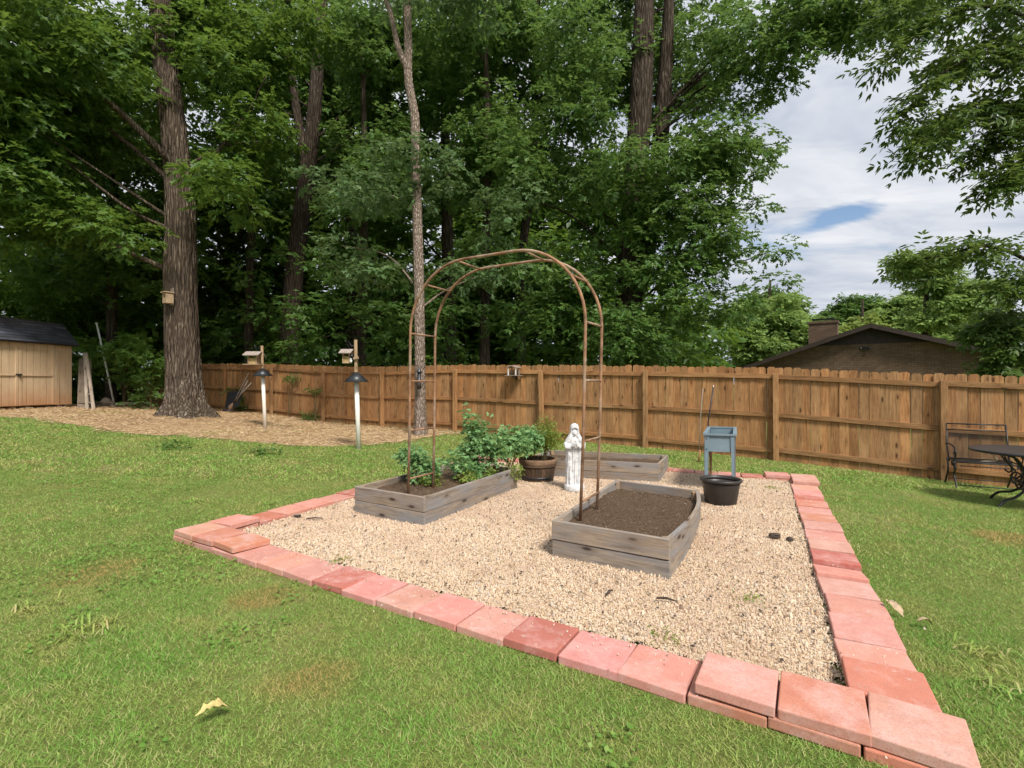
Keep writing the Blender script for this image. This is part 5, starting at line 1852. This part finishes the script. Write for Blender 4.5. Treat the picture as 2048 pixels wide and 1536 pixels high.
# tools behind the oak: a barrow with tool handles
wb = Vector((-9.35, 16.65, G(-9.35, 16.65)))
br = thing('wheelbarrow', 'dark wheelbarrow stood on end against the fence behind the big oak', 'wheelbarrow', tuple(wb))
part('tray', MB().add([wb + Vector(p) for p in ((-.3, 0, .15), (.3, -.25, .2), (.35, 0, .75), (-.3, .2, .7), (-.22, .1, .2), (.2, -.1, .28), (.25, .1, .68), (-.2, .25, .66))],
                      [(0, 1, 2, 3), (7, 6, 5, 4), (0, 4, 5, 1), (1, 5, 6, 2), (2, 6, 7, 3), (3, 7, 4, 0)]), 'black_metal', br)
for s in (0, 1):
    part('handle', MB().tube([wb + Vector((.05 + s * .1, -.1, .35)), wb + Vector((.75 - s * .12, -.28, 1.0 + s * .08))], .022, 8), 'old_wood', br, True)
part('wheel', MB().lathe([(.08, -.04), (.17, -.045), (.19, 0), (.17, .045), (.08, .04)], tuple(wb + Vector((-.1, -.1, .08))), 18), 'black_plastic', br, True)
sv = thing('shovel', 'long-handled shovel leaning on the fence behind the big oak', 'shovel', tuple(wb + Vector((.1, .1, 0))))
part('handle', MB().tube([wb + Vector((.02, -.05, .3)), wb + Vector((.42, .15, 1.32))], .017, 8), 'old_wood', sv, True)
part('blade', MB().tube([wb + Vector((.02, -.05, .32)), wb + Vector((-.04, -.08, .18)), wb + Vector((-.09, -.1, .02))], [.03, .1, .02], 8), 'rust', sv, True)


# ------------------------------------------------------------------ wrought iron chair and table
def scroll(c, u, v, r0, turns, n=18, start=0.):
    return [c + (u * math.cos(start + turns * 6.283 * i / n) + v * math.sin(start + turns * 6.283 * i / n)) * (r0 * (1 - .75 * i / n)) for i in range(n + 1)]


co = Vector((6.93, 7.30, 0))
co.z = G(co.x, co.y)
CX = FD.copy()                      # along the width
CB = -FN                            # towards the back (fence)
UP = Vector((0, 0, 1))
CM = Matrix(((CX.x, CB.x, 0, co.x), (CX.y, CB.y, 0, co.y), (0, 0, 1, co.z), (0, 0, 0, 1)))


def cp(x, y, z):
    return CM @ Vector((x, y, z))


ch_ = thing('iron_chair', 'dark wrought iron mesh chair in front of the fence beside the round table', 'chair', tuple(co))
CW = .34
bk = [cp(-CW, .20, .36), cp(-CW - .01, .30, .62), cp(-CW, .36, .93), cp(CW, .36, .93), cp(CW + .01, .30, .62), cp(CW, .20, .36)]
part('back_frame', MB().tube([bk[0], bk[1], bk[2]], .010, 8).tube([bk[2], bk[3]], .010, 8).tube([bk[3], bk[4], bk[5]], .010, 8).tube([bk[0].lerp(bk[2], .84), bk[5].lerp(bk[3], .84)], .008, 8), 'black_metal', ch_, True)


def mesh_panel(fn, nu, nv, name):
    m = MB()
    for s in (-1, 1):
        for i in range(-nv, nu + nv):
            pts = []
            for j in range(nv + 1):
                u = i + s * j + (0 if s > 0 else nv)
                if 0 <= u <= nu:
                    pts.append(fn(u / nu, j / nv))
            if len(pts) > 1:
                m.tube(pts, .0022, 3, False)
    return part(name, m, 'black_metal', ch_)


mesh_panel(lambda u, v: cp(-CW + 2 * CW * u, .20 + .14 * v + .03 * math.sin(math.pi * v), .38 + .46 * v), 34, 22, 'back_mesh')
mesh_panel(lambda u, v: cp(-CW + 2 * CW * u, -.28 + .48 * v, .41 - .03 * math.sin(math.pi * v)), 34, 22, 'seat_mesh')
for k_ in range(4):
    xx = -CW + .09 + k_ * .165
    part('back_scroll', MB().tube(scroll(cp(xx, .357, .89), CX, UP, .035, 1.2, 14, 0 if k_ % 2 else math.pi), .004, 5), 'black_metal', ch_, True)
part('seat_frame', MB().tube([cp(-CW, .2, .41), cp(-CW, -.28, .41), cp(CW, -.28, .41), cp(CW, .2, .41), cp(-CW, .2, .41)], .010, 8).tube([cp(-CW + .02, -.29, .36), cp(CW - .02, -.29, .36)], .007, 6), 'black_metal', ch_, True)
for s in (-1, 1):
    X = s * (CW + .02)
    part('arm', MB().tube(spline([cp(X, .30, .62), cp(X, .1, .64), cp(X, -.16, .62), cp(X, -.27, .56), cp(X, -.24, .50), cp(X, -.18, .52), cp(X, -.20, .56)], 4), .011, 8).tube(spline([cp(X, -.2, .62), cp(X, -.25, .52), cp(X, -.2, .42)], 5), .009, 8), 'black_metal', ch_, True)
    part('leg', MB().tube(spline([cp(X, -.2, .42), cp(X, -.26, .32), cp(X, -.18, .22), cp(X, -.30, .08), cp(X, -.36, 0)], 5), .012, 8).tube(scroll(cp(X, -.2, .33), CB, UP, .07, 1.3, 16), .008, 6), 'black_metal', ch_, True)
    part('leg', MB().tube(spline([cp(X, .2, .42), cp(X, .16, .25), cp(X, .26, .1), cp(X, .36, 0)], 5), .012, 8), 'black_metal', ch_, True)
    part('side_scroll', MB().tube(scroll(cp(X, -.06, .36), CB, UP, .045, 1.2, 14), .006, 6), 'black_metal', ch_, True)
part('stretcher', MB().tube([cp(-CW, -.30, .08), cp(CW, -.30, .08)], .007, 6).tube([cp(-CW, .27, .09), cp(CW, .27, .09)], .007, 6), 'black_metal', ch_, True)

to = Vector((6.27, 5.90, 0))
to.z = G(to.x, to.y)
tbt = thing('iron_table', 'round dark metal patio table on scrolled iron legs at the right edge', 'table', tuple(to))
TH, TR = .685, .62
part('table_top', MB().lathe([(.001, TH - .014), (TR - .02, TH - .014), (TR, TH - .022), (TR + .006, TH - .008), (TR, TH + .006), (TR - .03, TH + .003), (.001, TH + .003)], tuple(to), 56), 'dark_metal', tbt, True)
part('apron_ring', MB().tube([to + Vector((.40 * math.cos(a), .40 * math.sin(a), TH - .03)) for a in np.linspace(0, 6.2832, 33)], .009, 6), 'black_metal', tbt, True)
part('centre_ring', MB().tube([to + Vector((.16 * math.cos(a), .16 * math.sin(a), .30)) for a in np.linspace(0, 6.2832, 25)], .010, 6), 'black_metal', tbt, True)
for q in range(4):
    a = R(185 + 90 * q)
    u = Vector((math.cos(a), math.sin(a), 0))
    p = lambda r, z: to + u * r + UP * z
    part('leg', MB().tube(spline([p(.42, TH - .03), p(.30, .60), p(.20, .48), p(.15, .36), p(.18, .24), p(.30, .15), p(.44, .11), p(.52, .05), p(.55, 0.0)], 5), .015, 8), 'black_metal', tbt, True)
    part('leg_scroll', MB().tube(scroll(p(.235, .33), u, UP, .10, 1.5, 22, math.pi), .010, 7), 'black_metal', tbt, True)
    part('leg_brace', MB().tube(spline([p(.46, TH - .04), p(.40, .55), p(.30, .44), p(.33, .38), p(.38, .41)], 5), .009, 7), 'black_metal', tbt, True)
cd = thing('tie_cord', 'pale cord strung between the iron chair seat and the table', 'cord', tuple(cp(-.02, -.2, .4)))
part('strand', MB().tube(spline([cp(-.05, -.1, .42), cp(.08, -.3, .47), tuple(to + Vector((-.30, .30, TH - .05)))], 6), .005, 6), 'rope', cd, True)


# ------------------------------------------------------------------ small litter
def curled_leaf(c, s, mat, label, seed, pale=False):
    rs = random.Random(seed)
    m = MB()
    n_ = 12
    vv, ff = [], []
    an = rs.uniform(0, 6.28)
    for i in range(n_ + 1):
        t = i / n_
        bend = .9 * t * t
        x = s * (t * math.cos(an) - .25 * math.sin(2.5 * t) * math.sin(an))
        y = s * (t * math.sin(an) + .25 * math.sin(2.5 * t) * math.cos(an))
        z = .02 + s * .35 * math.sin(math.pi * t) * rs.uniform(.8, 1.2) + bend * s * .35
        w = s * .22 * (math.sin(math.pi * min(1, t * 1.05)) + .12) * rs.uniform(.6, 1.3)
        px2, py2 = -math.sin(an) * w, math.cos(an) * w
        vv += [(c[0] + x - px2, c[1] + y - py2, c[2] + z + w * .5), (c[0] + x, c[1] + y, c[2] + z), (c[0] + x + px2, c[1] + y + py2, c[2] + z + w * .6)]
    for i in range(n_):
        k = i * 3
        ff += [(k, k + 1, k + 4, k + 3), (k + 1, k + 2, k + 5, k + 4)]
    return tag(link('fallen_leaf', m.add(vv, ff).mesh('leaf', True), mat), label, 'leaf')


curled_leaf((-1.17, 2.06, G(-1.2, 2.05)), .13, 'dry_leaf', 'curled yellow dead leaf alone on the foreground lawn', 5)
curled_leaf((2.26, 2.86, G(2.3, 2.85)), .12, 'brown_leaf', 'crumpled tan dead leaf on the grass right of the paver border', 8)
curled_leaf((2.34, 2.76, G(2.3, 2.75)), .09, 'brown_leaf', 'smaller dead leaf beside the crumpled tan one right of the border', 12)
# dark bits of bark on the gravel
DEB = [((2.27, 4.30), .05, 'dark clump of bark on the gravel near the right border'), ((2.36, 4.22), .035, 'small dark bark bit beside the clump near the right border'), ((-2.16, 4.98), .035, 'dark bark bit on the gravel near the front-left paver corner'), ((1.28, 2.18), .03, 'dark bark bit on the gravel near the front-right paver corner')]
for i, ((x, y), s, lab) in enumerate(DEB):
    tag(link('bark_bit', lumpy((x, y, float(grav_z(x, y)) + s * .5), (s, s * .7, s * .45), 20 + i, 2), 'debris'), lab, 'bark')
for (x, y, L_, an, lab) in ((.95, 3.05, .12, -.4, 'short dark twig on the gravel in front of the right raised bed'), (-1.95, 4.9, .16, .1, 'thin twig on the gravel near the front-left corner'), (.62, 3.15, .09, .9, 'tiny dark twig left of the short one before the right raised bed')):
    z = float(grav_z(x, y)) + .02
    tag(link('twig', MB().tube([(x - L_ / 2 * math.cos(an), y - L_ / 2 * math.sin(an), z), (x, y + .01, z + .006), (x + L_ / 2 * math.cos(an), y + L_ / 2 * math.sin(an), z)], [.006, .008, .004], 6).mesh('twig', True), 'debris'), lab, 'twig')
# sparse small debris and tiny weeds mixed into the gravel
c = pebbles(900, GRAV, 0, 0, (0, 12))
n = len(c)
O = np.c_[c, grav_z(c[:, 0], c[:, 1]) + .012]
A = nrm(np.c_[rng.normal(size=(n, 2)), rng.normal(size=n) * .2])
tag(leaves('leaf_litter', O, A, nrm(np.c_[rng.normal(size=(n, 2)) * .4, np.ones(n)]), rng.uniform(.012, .035, n), T_DIA, 'debris'), 'dark flecks of leaf litter scattered over the gravel', 'litter', None, 'stuff')
wl = [(1.5, 3.1), (-1.3, 3.75), (.80, 2.6), (3.3, 6.3), (2.9, 6.4)]
cs = np.concatenate([np.array([(x, y)]) + rng.normal(size=(70, 2)) * .05 for x, y in wl])
O = np.c_[cs, grav_z(cs[:, 0], cs[:, 1]) + .008]
A = nrm(np.c_[rng.normal(size=(len(cs), 2)), np.abs(rng.normal(size=len(cs))) * .8])
tag(leaves('gravel_weeds', O, A, nrm(np.c_[rng.normal(size=(len(cs), 2)), np.ones(len(cs))]), rng.uniform(.010, .030, len(cs)), T_OVAL, 'leaf_yel'), 'tiny yellowish weeds sprouting in the gravel', 'weeds', None, 'stuff')
# fallen leafy sprigs in the back lawn
for (x, y, lab) in ((-4.53, 8.85, 'fallen leafy sprig on the lawn in front of the straw near the feeders'), (-6.3, 9.0, 'fallen leafy sprig on the lawn further towards the shed')):
    O, A, N, S = clump_leaves(np.array([(x, y, G(x, y) + .05, .16), (x + .22, y, G(x, y) + .05, .12)]), 500, .09, 5, .1, .1, .25)
    tag(leaves('fallen_sprig', O, A, N, S, T_OAK, 'leaf_mid'), lab, 'sprig', None, 'stuff')
# coarse grass tufts
tv = []
for (x, y, s, m_) in [(-2.35, 2.75, .10, 45), (-2.9, 3.0, .08, 35), (2.35, 2.5, .08, 40), (2.2, 2.2, .07, 40), (-4.2, 5.2, .08, 50), (-3.6, 5.6, .08, 50), (-2.75, 5.6, .07, 50), (1.95, 1.75, .08, 40)]:
    for _ in range(m_):
        a, ln = random.uniform(0, 6.28), s * random.uniform(.5, 1.2)
        bx_, by_ = x + random.gauss(0, .06), y + random.gauss(0, .06)
        z = G(bx_, by_)
        w_ = .004
        p0 = np.array((bx_, by_, z))
        p1 = p0 + np.array((math.cos(a) * ln * .4, math.sin(a) * ln * .4, ln * .45))
        p2 = p0 + np.array((math.cos(a) * ln, math.sin(a) * ln, ln * .35))
        sdv = np.array((-math.sin(a), math.cos(a), 0)) * w_
        tv.append((p0 - sdv, p0 + sdv, p1 - sdv, p1 + sdv, p2))
V = np.array(tv).reshape(-1, 3)
F = (np.array([(0, 1, 3), (0, 3, 2), (2, 3, 4)])[None] + (np.arange(len(tv)) * 5)[:, None, None]).reshape(-1, 3)
tag(big_mesh('coarse_grass', V, F, 'grass'), 'scattered coarse long-bladed grass tufts in the lawn', 'grass', None, 'stuff')
